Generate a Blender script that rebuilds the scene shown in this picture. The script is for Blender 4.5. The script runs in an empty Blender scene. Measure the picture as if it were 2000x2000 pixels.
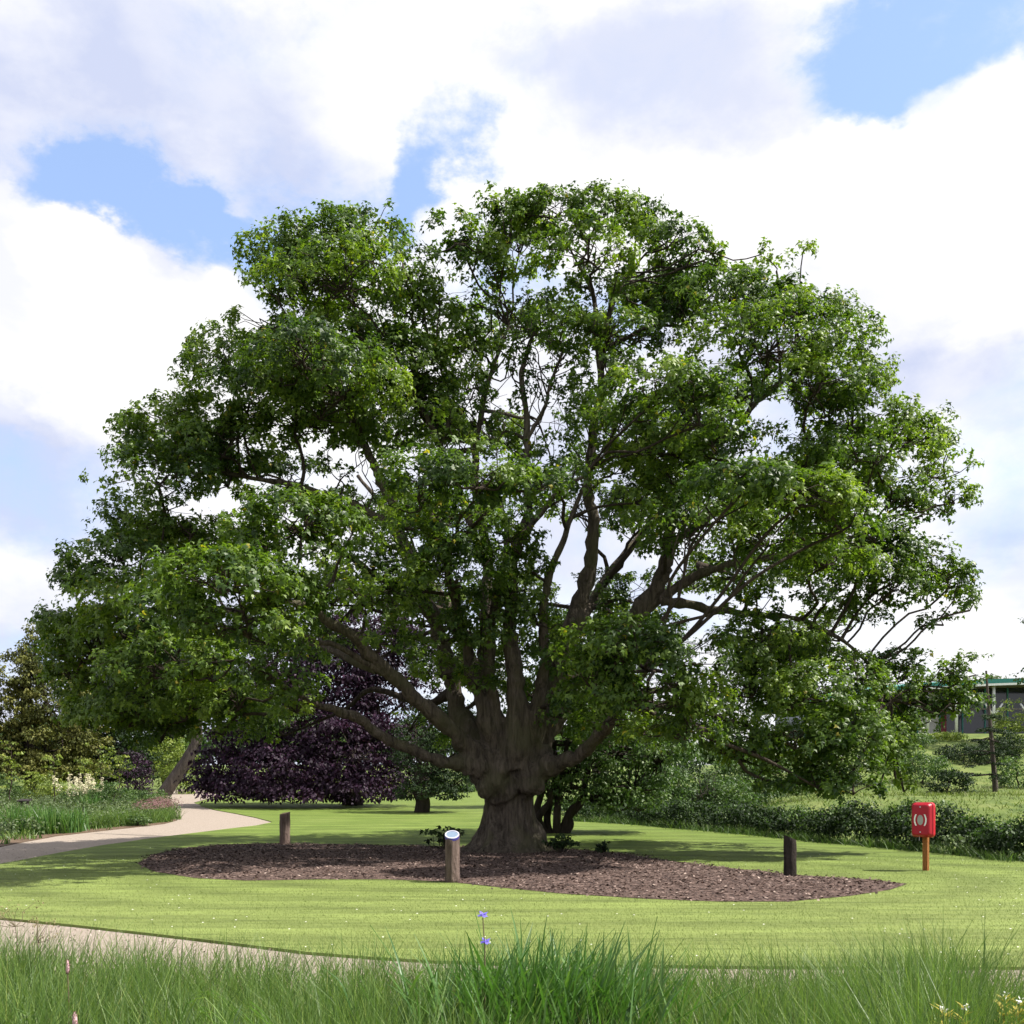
import bpy, math, random
import numpy as np
from mathutils import Vector, noise as mnoise
from mathutils.geometry import delaunay_2d_cdt

# ------------------------------------------------------------------ camera, sky, sun, exposure
SC = bpy.context.scene
COL = SC.collection
CAM_H, FPX, HOR = 1.8, 2000.0, 1535.0          # eye height, focal length and horizon row (photo is 2000 px)
cam_d = bpy.data.cameras.new('camera'); cam = bpy.data.objects.new('camera', cam_d); COL.objects.link(cam)
cam.location = (0, 0, CAM_H); cam.rotation_euler = (math.radians(90), 0, 0)
cam_d.sensor_width = 36; cam_d.lens = 36.0 * FPX / 2000.0
cam_d.shift_y = (HOR - 1000.0) / 2000.0
cam_d.clip_start = 0.1; cam_d.clip_end = 3000
SC.camera = cam
SUN_EL, SUN_AZ = math.radians(53), math.radians(93)      # azimuth measured from +Y towards +X
SUN_DIR = Vector((math.cos(SUN_EL) * math.sin(SUN_AZ), math.cos(SUN_EL) * math.cos(SUN_AZ), math.sin(SUN_EL)))
sd = bpy.data.lights.new('sun', 'SUN'); sd.energy = 5.0; sd.angle = math.radians(0.53); sd.color = (1.0, 0.95, 0.86)
so = bpy.data.objects.new('sun', sd); COL.objects.link(so); so.location = (30, -10, 40)
so.rotation_euler = SUN_DIR.to_track_quat('Z', 'Y').to_euler()
SC.view_settings.view_transform = 'Standard'; SC.view_settings.look = 'None'
SC.view_settings.exposure = 1.0; SC.view_settings.gamma = 1.0
SC.render.engine = 'CYCLES'
SC.cycles.max_bounces = 5; SC.cycles.diffuse_bounces = 2; SC.cycles.adaptive_threshold = .02; SC.cycles.glossy_bounces = 2
SC.cycles.transmission_bounces = 4; SC.cycles.caustics_reflective = False; SC.cycles.caustics_refractive = False

class NT:
    """small helper to write node trees"""
    def __init__(self, tree): self.t = tree; self.n = tree.nodes; self.l = tree.links
    def add(self, kind, **kw):
        nd = self.n.new(kind)
        for k, v in kw.items(): setattr(nd, k, v)
        return nd
    def put(self, sock, v):
        if isinstance(v, bpy.types.NodeSocket): self.l.new(v, sock)
        elif v is not None: sock.default_value = v
    def math(self, op, a, b=None, c=None, clamp=False):
        nd = self.add('ShaderNodeMath', operation=op, use_clamp=clamp)
        for i, v in enumerate((a, b, c)): self.put(nd.inputs[i], v)
        return nd.outputs[0]
    def vmath(self, op, a, b=None, c=None):
        nd = self.add('ShaderNodeVectorMath', operation=op)
        for i, v in enumerate((a, b, c)):
            if v is not None: self.put(nd.inputs[i], v)
        return nd.outputs['Value'] if op in ('LENGTH', 'DOT_PRODUCT', 'DISTANCE') else nd.outputs[0]
    def noise(self, vec, scale, detail=4, rough=0.55, dist=0.0, color=False):
        nd = self.add('ShaderNodeTexNoise')
        if vec is not None: self.l.new(vec, nd.inputs['Vector'])
        nd.inputs['Scale'].default_value = scale; nd.inputs['Detail'].default_value = detail
        nd.inputs['Roughness'].default_value = rough; nd.inputs['Distortion'].default_value = dist
        return nd.outputs['Color' if color else 'Fac']
    def ramp(self, fac, stops, interp='LINEAR'):
        nd = self.add('ShaderNodeValToRGB'); cr = nd.color_ramp; cr.interpolation = interp
        while len(cr.elements) > 1: cr.elements.remove(cr.elements[-1])
        cr.elements[0].position = stops[0][0]; cr.elements[0].color = (*stops[0][1], 1)
        for p, c in stops[1:]:
            e = cr.elements.new(p); e.color = (*c, 1)
        self.put(nd.inputs[0], fac)
        return nd.outputs[0]
    def maprange(self, v, a, b, c=0.0, d=1.0, kind='SMOOTHSTEP'):
        nd = self.add('ShaderNodeMapRange', interpolation_type=kind)
        self.put(nd.inputs[0], v)
        for i, x in enumerate((a, b, c, d)): nd.inputs[i + 1].default_value = x
        return nd.outputs[0]
    def mix(self, fac, a, b, mode='MIX'):
        nd = self.add('ShaderNodeMix', data_type='RGBA', blend_type=mode)
        self.put(nd.inputs[0], fac)
        for i, v in ((6, a), (7, b)):
            self.put(nd.inputs[i], (*v, 1) if isinstance(v, tuple) and len(v) == 3 else v)
        return nd.outputs[2]

W = bpy.data.worlds.new('World'); SC.world = W; W.use_nodes = True
def build_sky():
    T = NT(W.node_tree); T.n.clear()
    out = T.add('ShaderNodeOutputWorld'); bg = T.add('ShaderNodeBackground'); bg.inputs['Strength'].default_value = 0.1
    T.l.new(bg.outputs[0], out.inputs[0])
    sky = T.add('ShaderNodeTexSky', sky_type='NISHITA', sun_disc=False, sun_elevation=SUN_EL, sun_rotation=SUN_AZ)
    sky.air_density = 1.0; sky.dust_density = 0.6; sky.ozone_density = 1.4
    d = T.add('ShaderNodeTexCoord').outputs['Generated']
    flat = T.vmath('MULTIPLY', d, (1.0, 1.0, 1.7))
    warp = T.vmath('MULTIPLY_ADD', T.vmath('SUBTRACT', T.noise(flat, 7.0, 7, 0.6, 0.0, True), (0.5, 0.5, 0.5)), (0.24, 0.24, 0.17), d)
    warps = T.vmath('MULTIPLY_ADD', T.vmath('SUBTRACT', T.noise(flat, 11.0, 6, 0.55, 0.0, True), (0.5, 0.5, 0.5)), (0.11, 0.1, 0.09), d)
    def blob(vec, px, py, rx, ry, w, r0=1.0, r1=0.25):
        c = Vector(((px - 1000) / FPX, 1.0, (HOR - py) / FPX)); s = 1.0 / c.length; c.normalize()
        q = T.vmath('MULTIPLY', T.vmath('SUBTRACT', vec, tuple(c)), (FPX / rx / s, 2.0, FPX / ry / s))
        return T.maprange(T.vmath('LENGTH', q), r0, r1, 0.0, w)
    def total(bl):
        acc = bl[0]
        for b in bl[1:]: acc = T.math('ADD', acc, b)
        return acc
    base = T.noise(flat, 2.6, 9, 0.55, 0.25)
    holes = total([blob(warp, *b, 1.3, 0.0) for b in [
        (140, 390, 330, 62, .95), (400, 478, 210, 75, .95), (60, 310, 240, 60, .45), (500, 370, 130, 60, .45),
        (850, 320, 95, 130, 1.1), (720, 400, 220, 70, .5), (1900, 60, 300, 170, .85), (1640, 130, 150, 90, .62),
        (1780, 210, 140, 80, .5), (2050, 240, 200, 120, .6), (1000, 560, 170, 110, .6), (1230, 590, 170, 110, .5),
        (60, 960, 260, 130, .28), (20, 1260, 220, 90, .4), (1600, 520, 90, 60, .45), (560, 90, 260, 90, .2)]])
    puffs = total([blob(warps, *b) for b in [
        (60, 620, 330, 230, .8, 1.0, .75), (330, 690, 260, 170, .8, 1.0, .7), (130, 500, 110, 110, .6, 1.0, .6),
        (1900, 420, 330, 240, .8, 1.0, .75), (1640, 420, 220, 150, .6, 1.0, .6), (1300, 420, 420, 140, .5), (700, 200, 420, 120, .25)]])
    base = T.math('MULTIPLY_ADD', T.math('SUBTRACT', base, .5), 1.5, .66)
    fine = T.math('MULTIPLY', T.math('SUBTRACT', T.noise(T.vmath('MULTIPLY', d, (1.0, 1.0, 1.3)), 9.0, 8, .66, .6), .5), 1.0)
    dens = T.math('ADD', T.math('ADD', T.math('SUBTRACT', base, holes), puffs), fine)
    mask = T.maprange(dens, -0.18, 0.78)
    # soft grey undersides and bright tops of the clouds
    n2 = T.noise(T.vmath('ADD', flat, (3.1, 0.4, 1.7)), 3.6, 7, 0.55, 0.2)
    shade = total([blob(warp, *b) for b in [
        (60, 930, 320, 190, 1.0), (330, 160, 460, 220, .7), (1290, 160, 360, 170, .75), (1900, 760, 170, 130, .45),
        (1960, 1020, 230, 110, .4), (120, 1240, 260, 90, .4), (620, 330, 260, 110, .35), (1020, 60, 200, 90, .45)]])
    shade = T.math('ADD', shade, T.maprange(n2, 0.40, 0.64, 0.0, 0.75), clamp=True)
    shade = T.math('SUBTRACT', shade, T.math('MULTIPLY', puffs, 0.5), clamp=True)
    ccol = T.mix(shade, (5.5, 5.45, 5.5), (3.35, 3.65, 4.75))
    clear = T.mix(.36, T.vmath('MULTIPLY', sky.outputs[0], (1.15, 1.2, 1.42)), (3.3, 4.3, 5.7))          # thin summer haze over the blue
    T.l.new(T.mix(mask, clear, ccol), bg.inputs['Color'])
build_sky()

# ------------------------------------------------------------------ helpers
RNG = np.random.default_rng(7)
random.seed(5)

def sstep(a, b, x):
    t = np.clip((np.asarray(x, float) - a) / (b - a), 0, 1); return t * t * (3 - 2 * t)

def terrain(x, y):
    x = np.asarray(x, float); y = np.asarray(y, float)
    left = 0.022 * np.maximum(y - 29, 0) * sstep(28, 40, y)
    far = sstep(0.16, 0.34, x / np.maximum(y, 1.0)) * sstep(28, 38, y)
    right = 1.35 * sstep(33, 46, y) + 4.8 * sstep(50, 86, y) + 0.02 * np.maximum(y - 86, 0)
    z = left * (1 - far) + right * far
    return z

def P(px, py, d):                       # photo pixel and distance -> place in the world
    return Vector(((px - 1000) / FPX * d, d, CAM_H - (py - HOR) / FPX * d))

def G(px, py):                          # photo pixel -> place on the ground
    u = (px - 1000) / FPX; v = -(py - HOR) / FPX
    d = np.concatenate([np.arange(4, 60, 0.05), np.arange(60, 400, 0.5)])
    h = CAM_H + v * d - terrain(u * d, d)
    k = np.argmax(h < 0)
    if h[k] >= 0: k = len(d) - 1
    return Vector((u * d[k], d[k], float(terrain(u * d[k], d[k]))))

def gz(x, y): return float(terrain(x, y))

def tag(o, label=None, cat=None, group=None, kind=None):
    if label: o['label'] = label
    if cat: o['category'] = cat
    if group: o['group'] = group
    if kind: o['kind'] = kind
    return o

def empty(name, loc, label=None, cat=None, group=None, rz=0.0):
    o = bpy.data.objects.new(name, None); COL.objects.link(o); o.location = loc; o.rotation_euler[2] = rz
    o.empty_display_size = 0.3
    return tag(o, label, cat, group)

def link(name, me, mat, parent=None):
    o = bpy.data.objects.new(name, me); COL.objects.link(o)
    if mat and not me.materials: me.materials.append(mat)
    if parent: o.parent = parent
    return o

def mesh(name, v, f, smooth=False, tint=None):
    """v: (n,3) array, f: list of faces or (m,k) int array"""
    me = bpy.data.meshes.new(name)
    v = np.asarray(v, np.float32)
    if isinstance(f, np.ndarray):
        m, k = f.shape
        me.vertices.add(len(v)); me.vertices.foreach_set('co', v.ravel())
        me.loops.add(m * k); me.loops.foreach_set('vertex_index', f.astype(np.int32).ravel())
        me.polygons.add(m)
        me.polygons.foreach_set('loop_start', np.arange(0, m * k, k, dtype=np.int32))
        me.polygons.foreach_set('loop_total', np.full(m, k, np.int32))
        me.update(calc_edges=True)
    else:
        me.from_pydata([tuple(map(float, p)) for p in v], [], f); me.update()
    if smooth: me.polygons.foreach_set('use_smooth', np.ones(len(me.polygons), bool))
    if tint is not None:
        a = me.attributes.new('tint', 'FLOAT', 'POINT'); a.data.foreach_set('value', np.asarray(tint, np.float32))
    return me

def obj(name, v, f, mat, parent=None, smooth=False, tint=None, local=True):
    """one mesh object; vertices are given in world space and moved into the parent's space"""
    v = np.asarray(v, float)
    if parent is not None and local:
        v = v - np.array(parent.location)
        if abs(parent.rotation_euler[2]) > 1e-6:
            c, s = math.cos(-parent.rotation_euler[2]), math.sin(-parent.rotation_euler[2])
            v = np.stack([v[:, 0] * c - v[:, 1] * s, v[:, 0] * s + v[:, 1] * c, v[:, 2]], 1)
    return link(name, mesh(name, v, f, smooth, tint), mat, parent)

def unit(a): return a / np.maximum(np.linalg.norm(a, axis=-1, keepdims=True), 1e-9)

def tubes(paths, sides=8, cap=True):
    """paths: list of (points (k,3), radii (k,)) -> verts, quad faces, all joined"""
    V, F, off = [], [], 0
    ang = np.linspace(0, 2 * math.pi, sides, endpoint=False); ca, sa = np.cos(ang), np.sin(ang)
    for pts, rad in paths:
        pts = np.asarray(pts, float); rad = np.asarray(rad, float); k = len(pts)
        t = unit(np.gradient(pts, axis=0))
        u = np.cross(t[0], (0.3, 0.9, 0.2)); u /= max(np.linalg.norm(u), 1e-6)
        for i in range(k):
            u = u - t[i] * np.dot(u, t[i]); u /= max(np.linalg.norm(u), 1e-6)
            w = np.cross(t[i], u)
            V.append(pts[i] + rad[i] * (ca[:, None] * u + sa[:, None] * w))
        a = np.arange(sides); b = (a + 1) % sides
        for i in range(k - 1):
            o = off + i * sides
            F.append(np.stack([o + a, o + b, o + sides + b, o + sides + a], 1))
        off += k * sides
    return np.concatenate(V), np.concatenate(F)

def smooth_path(pts, n=6):
    """Catmull-Rom through the points"""
    p = np.asarray(pts, float); p = np.vstack([2 * p[0] - p[1], p, 2 * p[-1] - p[-2]])
    out = []
    for i in range(1, len(p) - 2):
        t = np.linspace(0, 1, n, endpoint=False)[:, None]
        a, b, c, d = p[i - 1], p[i], p[i + 1], p[i + 2]
        out.append(0.5 * (2 * b + (c - a) * t + (2 * a - 5 * b + 4 * c - d) * t ** 2 + (3 * b - a - 3 * c + d) * t ** 3))
    out.append(p[-2][None]); return np.concatenate(out)

def wiggle(a, b, k, amp, rng, sag=0.0):
    """crooked path from a to b"""
    a = np.asarray(a, float); b = np.asarray(b, float); t = np.linspace(0, 1, k)[:, None]
    L = np.linalg.norm(b - a)
    off = rng.normal(0, 1, (k, 3)); off[0] = off[-1] = 0
    off = off * amp * L; bow = np.sin(t * math.pi) * np.array([0, 0, sag * L])
    return a + (b - a) * t + off + bow

def box_vf(cx, cy, cz, sx, sy, sz):
    v = [(cx + i * sx / 2, cy + j * sy / 2, cz + k * sz / 2) for k in (-1, 1) for j in (-1, 1) for i in (-1, 1)]
    f = [(0, 2, 3, 1), (4, 5, 7, 6), (0, 1, 5, 4), (2, 6, 7, 3), (0, 4, 6, 2), (1, 3, 7, 5)]
    return v, f

class MB:
    def __init__(self): self.v = []; self.f = []
    def add(self, v, f):
        o = len(self.v); self.v += [tuple(p) for p in v]; self.f += [tuple(int(i) + o for i in q) for q in f]; return self
    def box(self, *a): return self.add(*box_vf(*a))
    def tube(self, pts, rad, sides=8):
        v, f = tubes([(pts, rad)], sides); n = len(pts)
        f = [tuple(q) for q in f] + [tuple(range(sides))[::-1], tuple((n - 1) * sides + i for i in range(sides))]
        return self.add(v, f)
    def build(self, name, mat, parent=None, smooth=False, local=True):
        return obj(name, np.array(self.v), self.f, mat, parent, smooth, None, local)

# ------------------------------------------------------------------ materials
def mat_new(name):
    m = bpy.data.materials.new(name); m.use_nodes = True; T = NT(m.node_tree)
    b = T.n['Principled BSDF']; return m, T, b

def leaf_mat(name, stops, trans, tmix=0.35, rough=0.42, spec=0.4):
    m, T, b = mat_new(name)
    at = T.add('ShaderNodeAttribute', attribute_name='tint')
    col = T.ramp(at.outputs['Fac'], stops)
    T.l.new(col, b.inputs['Base Color']); b.inputs['Roughness'].default_value = rough
    b.inputs['Specular IOR Level'].default_value = spec
    tr = T.add('ShaderNodeBsdfTranslucent')
    T.l.new(T.mix(1.0, col, trans, 'MULTIPLY'), tr.inputs[0])
    mx = T.add('ShaderNodeMixShader'); mx.inputs[0].default_value = tmix
    T.l.new(b.outputs[0], mx.inputs[1]); T.l.new(tr.outputs[0], mx.inputs[2])
    T.l.new(mx.outputs[0], T.n['Material Output'].inputs[0])
    return m

def noise_mat(name, stops, scale=4.0, detail=6, rough=0.9, bump=0.3, bscale=None, stretch=(1, 1, 1), spec=0.2, bdist=0.03):
    m, T, b = mat_new(name)
    co = T.vmath('MULTIPLY', T.add('ShaderNodeTexCoord').outputs['Object'], stretch)
    T.l.new(T.ramp(T.noise(co, scale, detail, 0.6), stops), b.inputs['Base Color'])
    b.inputs['Roughness'].default_value = rough; b.inputs['Specular IOR Level'].default_value = spec
    if bump:
        bp = T.add('ShaderNodeBump'); bp.inputs['Strength'].default_value = bump; bp.inputs['Distance'].default_value = bdist
        T.l.new(T.noise(co, bscale or scale * 3, 6, 0.65), bp.inputs['Height']); T.l.new(bp.outputs[0], b.inputs['Normal'])
    return m

def plain(name, col, rough=0.5, spec=0.4, metal=0.0, var=0.12, scale=9.0):
    m, T, b = mat_new(name)
    lo = tuple(c * (1 - var) for c in col); hi = tuple(min(1, c * (1 + var)) for c in col)
    co = T.add('ShaderNodeTexCoord').outputs['Object']
    T.l.new(T.ramp(T.noise(co, scale, 5), [(.3, lo), (.7, hi)]), b.inputs['Base Color'])
    b.inputs['Roughness'].default_value = rough; b.inputs['Specular IOR Level'].default_value = spec; b.inputs['Metallic'].default_value = metal
    return m

M = {}
M['leaf'] = leaf_mat('sycamore_leaf', [(0, (.030, .066, .016)), (.5, (.105, .176, .026)), (.93, (.21, .29, .044)), (1, (.34, .30, .04))], (1.3, 1.4, .45), .46, .45, .38)
M['purple'] = leaf_mat('copper_beech_leaf', [(0, (.011, .0045, .012)), (.8, (.030, .012, .031)), (1, (.06, .024, .055))], (1.2, .5, .7), .15, .6, .22)
M['olive'] = leaf_mat('yew_leaf', [(0, (.045, .058, .014)), (.6, (.12, .13, .032)), (1, (.22, .215, .06))], (1.2, 1.2, .5), .25, .6, .2)
M['dark'] = leaf_mat('evergreen_leaf', [(0, (.008, .018, .007)), (.7, (.024, .046, .014)), (1, (.05, .085, .02))], (1.2, 1.4, .5), .2, .65, .2)
M['mid'] = leaf_mat('shrub_leaf', [(0, (.03, .064, .016)), (.6, (.075, .13, .034)), (1, (.14, .20, .06))], (1.2, 1.4, .6), .3, .5, .3)
M['pale'] = leaf_mat('pale_shrub_leaf', [(0, (.05, .075, .03)), (.6, (.10, .14, .06)), (1, (.17, .21, .10))], (1.1, 1.3, .7), .3, .55, .3)
M['lime'] = leaf_mat('lime_leaf', [(0, (.08, .125, .02)), (.6, (.19, .25, .045)), (1, (.30, .34, .075))], (1.2, 1.3, .5), .35, .5, .3)
M['grass'] = leaf_mat('long_grass_blade', [(0, (.05, .102, .028)), (.6, (.118, .195, .048)), (.93, (.205, .275, .07)), (1, (.32, .29, .12))], (1.1, 1.25, .6), .42, .45, .35)
M['iris'] = leaf_mat('iris_blade', [(0, (.04, .105, .025)), (.6, (.085, .18, .04)), (1, (.18, .26, .08))], (1.1, 1.3, .5), .35, .4, .4)
M['turf'] = leaf_mat('turf_blade', [(0, (.075, .110, .024)), (.6, (.146, .180, .050)), (1, (.26, .275, .118))], (1.0, 1.2, .5), .3, .6, .2)
M['straw'] = leaf_mat('dry_grass', [(0, (.16, .13, .06)), (1, (.34, .28, .16))], (1, 1, .8), .3, .7, .2)
M['pinkgrass'] = leaf_mat('pink_grass_head', [(0, (.16, .08, .08)), (1, (.36, .22, .22))], (1, .9, .9), .3, .7, .2)
M['cream'] = leaf_mat('cream_plume', [(0, (.55, .50, .32)), (1, (.8, .76, .58))], (1, 1, .9), .25, .7, .2)
M['yellow'] = leaf_mat('yellow_foliage', [(0, (.22, .20, .03)), (1, (.40, .34, .06))], (1, 1, .5), .3, .6, .2)
M['chip'] = leaf_mat('wood_chip', [(0, (.04, .028, .026)), (.5, (.11, .078, .068)), (.8, (.24, .175, .15)), (1, (.5, .4, .34))], (.4, .3, .2), .05, .85, .15)

def bark_mat(name, lo, hi, moss=None, scale=3.0):
    m, T, b = mat_new(name)
    co = T.add('ShaderNodeTexCoord').outputs['Object']
    st = T.vmath('MULTIPLY', co, (1.0, 1.0, 0.28))
    n1 = T.noise(st, scale, 8, 0.68, 0.6); n2 = T.noise(co, 1.1, 4, 0.5)
    fis = T.noise(T.vmath('MULTIPLY', co, (1.0, 1.0, 0.10)), scale * 2.4, 6, .65, .8)
    col = T.ramp(T.math('MULTIPLY_ADD', fis, .55, T.math('MULTIPLY', n1, .5)), [(.36, lo), (.52, tuple((a + c) / 2 for a, c in zip(lo, hi))), (.68, hi)])
    if moss: col = T.mix(T.maprange(n2, .45, .65, 0, .65), col, moss)
    T.l.new(col, b.inputs['Base Color']); b.inputs['Roughness'].default_value = .92; b.inputs['Specular IOR Level'].default_value = .15
    bp = T.add('ShaderNodeBump'); bp.inputs['Strength'].default_value = 1.0; bp.inputs['Distance'].default_value = .11
    T.l.new(T.math('ADD', fis, T.noise(st, scale * 3.2, 8, .7, .4)), bp.inputs['Height']); T.l.new(bp.outputs[0], b.inputs['Normal'])
    return m
M['bark'] = bark_mat('sycamore_bark', (.016, .012, .010), (.20, .165, .132), (.10, .098, .05), 4.5)
M['twig'] = bark_mat('twig_bark', (.03, .024, .02), (.09, .07, .056))
M['darkbark'] = bark_mat('dark_bark', (.02, .016, .014), (.07, .055, .045))
M['greybark'] = bark_mat('grey_bark', (.045, .038, .034), (.14, .115, .1))
M['log'] = bark_mat('post_timber', (.07, .048, .04), (.29, .215, .185), None, 6.0)
M['darklog'] = bark_mat('weathered_post_timber', (.022, .018, .016), (.075, .06, .052), None, 6.0)
M['endgrain'] = noise_mat('end_grain', [(.3, (.2, .13, .09)), (.7, (.36, .25, .18))], 14)

def lawn_material():
    m, T, b = mat_new('mown_lawn')
    co = T.add('ShaderNodeTexCoord').outputs['Object']
    sp = T.add('ShaderNodeSeparateXYZ'); T.l.new(co, sp.inputs[0])
    # mower stripes bend round the mulch bed; bent blades' sheen painted into the colour
    wob = T.noise(T.vmath('MULTIPLY', co, (.08, .08, 0)), 1.0, 2)
    yy = T.math('ADD', sp.outputs[1], T.math('MULTIPLY', wob, 9.0))
    yy = T.math('ADD', yy, T.math('MULTIPLY', T.math('MULTIPLY', sp.outputs[0], sp.outputs[0]), .012))
    ex = T.math('DIVIDE', T.math('ADD', sp.outputs[0], .3), 1.7); ey = T.math('ADD', T.math('SUBTRACT', sp.outputs[1], 20.5), T.math('MULTIPLY', wob, 1.6))
    rr_ = T.math('SQRT', T.math('ADD', T.math('MULTIPLY', ex, ex), T.math('MULTIPLY', ey, ey)))
    stripe = T.math('SINE', T.math('MULTIPLY', rr_, 4.4))
    stripe2 = T.noise(T.vmath('MULTIPLY', co, (.35, 3.0, 0)), 1.0, 4, .6)
    fine = T.noise(T.vmath('MULTIPLY', co, (1, .55, 1)), 26, 4, .7)
    patch = T.noise(co, .45, 5, .6)
    g = T.ramp(T.math('ADD', T.math('MULTIPLY', fine, .6), T.math('MULTIPLY', patch, .4)),
               [(.3, (.065, .105, .017)), (.5, (.104, .146, .028)), (.7, (.15, .188, .048))])
    f = T.math('ADD', T.math('MULTIPLY', stripe, .13), T.math('ADD', T.math('MULTIPLY', T.math('SUBTRACT', stripe2, .5), 1.3), T.math('MULTIPLY', T.math('SUBTRACT', T.noise(T.vmath('MULTIPLY', co, (1.6, 9.0, 0)), 1.0, 3, .6), .5), .9)))
    k = T.add('ShaderNodeCombineColor')
    for i in range(3): T.l.new(T.math('ADD', f, 1.0), k.inputs[i])
    near = T.maprange(sp.outputs[1], 32, 12)                     # paler towards the path
    g2 = T.mix(T.math('MULTIPLY', near, .6), g, (.170, .203, .066))
    T.l.new(T.mix(1.0, g2, k.outputs[0], 'MULTIPLY'), b.inputs['Base Color'])
    b.inputs['Roughness'].default_value = .85; b.inputs['Specular IOR Level'].default_value = .15
    bp = T.add('ShaderNodeBump'); bp.inputs['Strength'].default_value = .7; bp.inputs['Distance'].default_value = .03
    T.l.new(fine, bp.inputs['Height']); T.l.new(bp.outputs[0], b.inputs['Normal'])
    return m
M['lawn'] = lawn_material()
M['meadow'] = noise_mat('rough_meadow', [(.3, (.045, .075, .014)), (.5, (.09, .125, .026)), (.7, (.15, .17, .05))], .9, 8, .9, .6, 14)
M['grit'] = leaf_mat('grit', [(0, (.12, .09, .075)), (.5, (.30, .25, .21)), (1, (.5, .45, .40))], (.5, .5, .5), .05, .9, .1)
M['gravel'] = noise_mat('pink_gravel', [(.25, (.16, .13, .105)), (.5, (.26, .218, .182)), (.75, (.36, .31, .265))], 22, 6, .95, .5, 60, spec=.1, bdist=.01)
M['soil'] = noise_mat('bare_soil', [(.3, (.055, .036, .024)), (.7, (.16, .11, .075))], 6, 8, .95, .8, 18)
M['mulch'] = noise_mat('bark_mulch', [(.3, (.04, .027, .024)), (.55, (.11, .075, .064)), (.75, (.24, .17, .145))], 9, 8, .95, 1.0, 30, (1, .7, 1), .1, .04)
M['red'] = plain('red_plastic', (.50, .010, .024), .38, .4, 0, .08)
M['redlid_shaded'] = plain('red_plastic_shaded_front', (.34, .008, .022), .42, .35, 0, .1)  # same red as the case, darkened: shade of the front put into the colour
M['white'] = plain('white_paint', (.78, .78, .76), .5)
M['greyring'] = plain('grey_print', (.33, .33, .31), .6)
M['orangewood'] = bark_mat('stained_post', (.30, .105, .03), (.52, .24, .09), None, 7.0)
M['plaque'] = plain('pale_blue_plaque', (.22, .29, .40), .35, .5, .2, .1, 30)
M['rim'] = plain('white_rim', (.5, .5, .6), .4, .5)
M['blueband'] = plain('blue_band', (.045, .035, .20), .4)
M['teal'] = plain('teal_roof', (.03, .20, .17), .45, .4)
M['soffit'] = plain('grey_soffit', (.32, .28, .28), .7)
M['glass'] = plain('dark_glazing', (.02, .024, .034), .08, .6)
M['reddoor'] = plain('dark_red_panel', (.20, .02, .035), .5)
M['wallcream'] = plain('pale_render', (.62, .60, .56), .8)
M['slate'] = plain('slate', (.035, .03, .03), .9, .1)
M['petal'] = plain('violet_petal', (.13, .10, .50), .5)
M['pinkhead'] = plain('pink_flower_spike', (.62, .40, .42), .7, .2, 0, .25, 90)
M['daisy'] = plain('white_daisy', (.78, .78, .72), .7)
M['stem'] = plain('green_stem', (.10, .15, .05), .6)
M['brownstem'] = plain('brown_stem', (.13, .10, .055), .7)

# ------------------------------------------------------------------ leaves
SHAPES = {   # outline in leaf space: (across, along, droop); faces as triangles
    'lobed': (np.array([(0, 0, 0), (-.46, .28, -.10), (-.20, .46, -.02), (0, 1, -.20), (.20, .46, -.02), (.46, .28, -.10)]),
              np.array([(0, 1, 2), (0, 2, 3), (0, 3, 4), (0, 4, 5)])),
    'maple': (np.array([(0, 0, 0), (-.5, .30, -.11), (.02, .52, -.03), (-.02, .52, -.03), (.5, .30, -.11), (-.25, .34, .012), (0, 1, -.2), (.25, .34, .012)]), np.array([(0, 1, 2), (0, 3, 4), (5, 6, 7)])),
    'broad': (np.array([(0, 0, 0), (-.44, .36, -.10), (0, 1, -.22), (.44, .36, -.10)]), np.array([(0, 1, 2), (0, 2, 3)])),
    'kite': (np.array([(0, 0, 0), (-.32, .45, -.06), (0, 1, -.12), (.32, .45, -.06)]), np.array([(0, 1, 2), (0, 2, 3)])),
    'needle': (np.array([(-.05, 0, 0), (.05, 0, 0), (0, 1, -.15)]), np.array([(0, 1, 2)])),
    'strip': (np.array([(-.07, 0, 0), (.07, 0, 0), (.06, .6, -.06), (-.06, .6, -.06), (0, 1, -.22)]), np.array([(0, 1, 2), (0, 2, 3), (3, 2, 4)])),
}
def leaves_vf(pos, nrm, tip, size, shape):
    sv, sf = SHAPES[shape]; n = len(pos)
    tip = tip - nrm * np.sum(tip * nrm, 1, keepdims=True); tip = unit(tip); side = np.cross(tip, nrm)
    L = size[:, None, None]
    v = pos[:, None, :] + L * (sv[None, :, 0:1] * side[:, None] + sv[None, :, 1:2] * tip[:, None] + sv[None, :, 2:3] * nrm[:, None])
    f = sf[None] + (np.arange(n) * len(sv))[:, None, None]
    return v.reshape(-1, 3), f.reshape(-1, 3)

def leaf_object(name, data, mat, parent, shape='kite', kind='stuff'):
    pos, nrm, tip, size, tint = data
    v, f = leaves_vf(pos, nrm, tip, size, shape)
    o = obj(name, v, f, mat, parent, tint=np.repeat(tint, len(SHAPES[shape][0])))
    o['kind'] = kind
    return o

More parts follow.
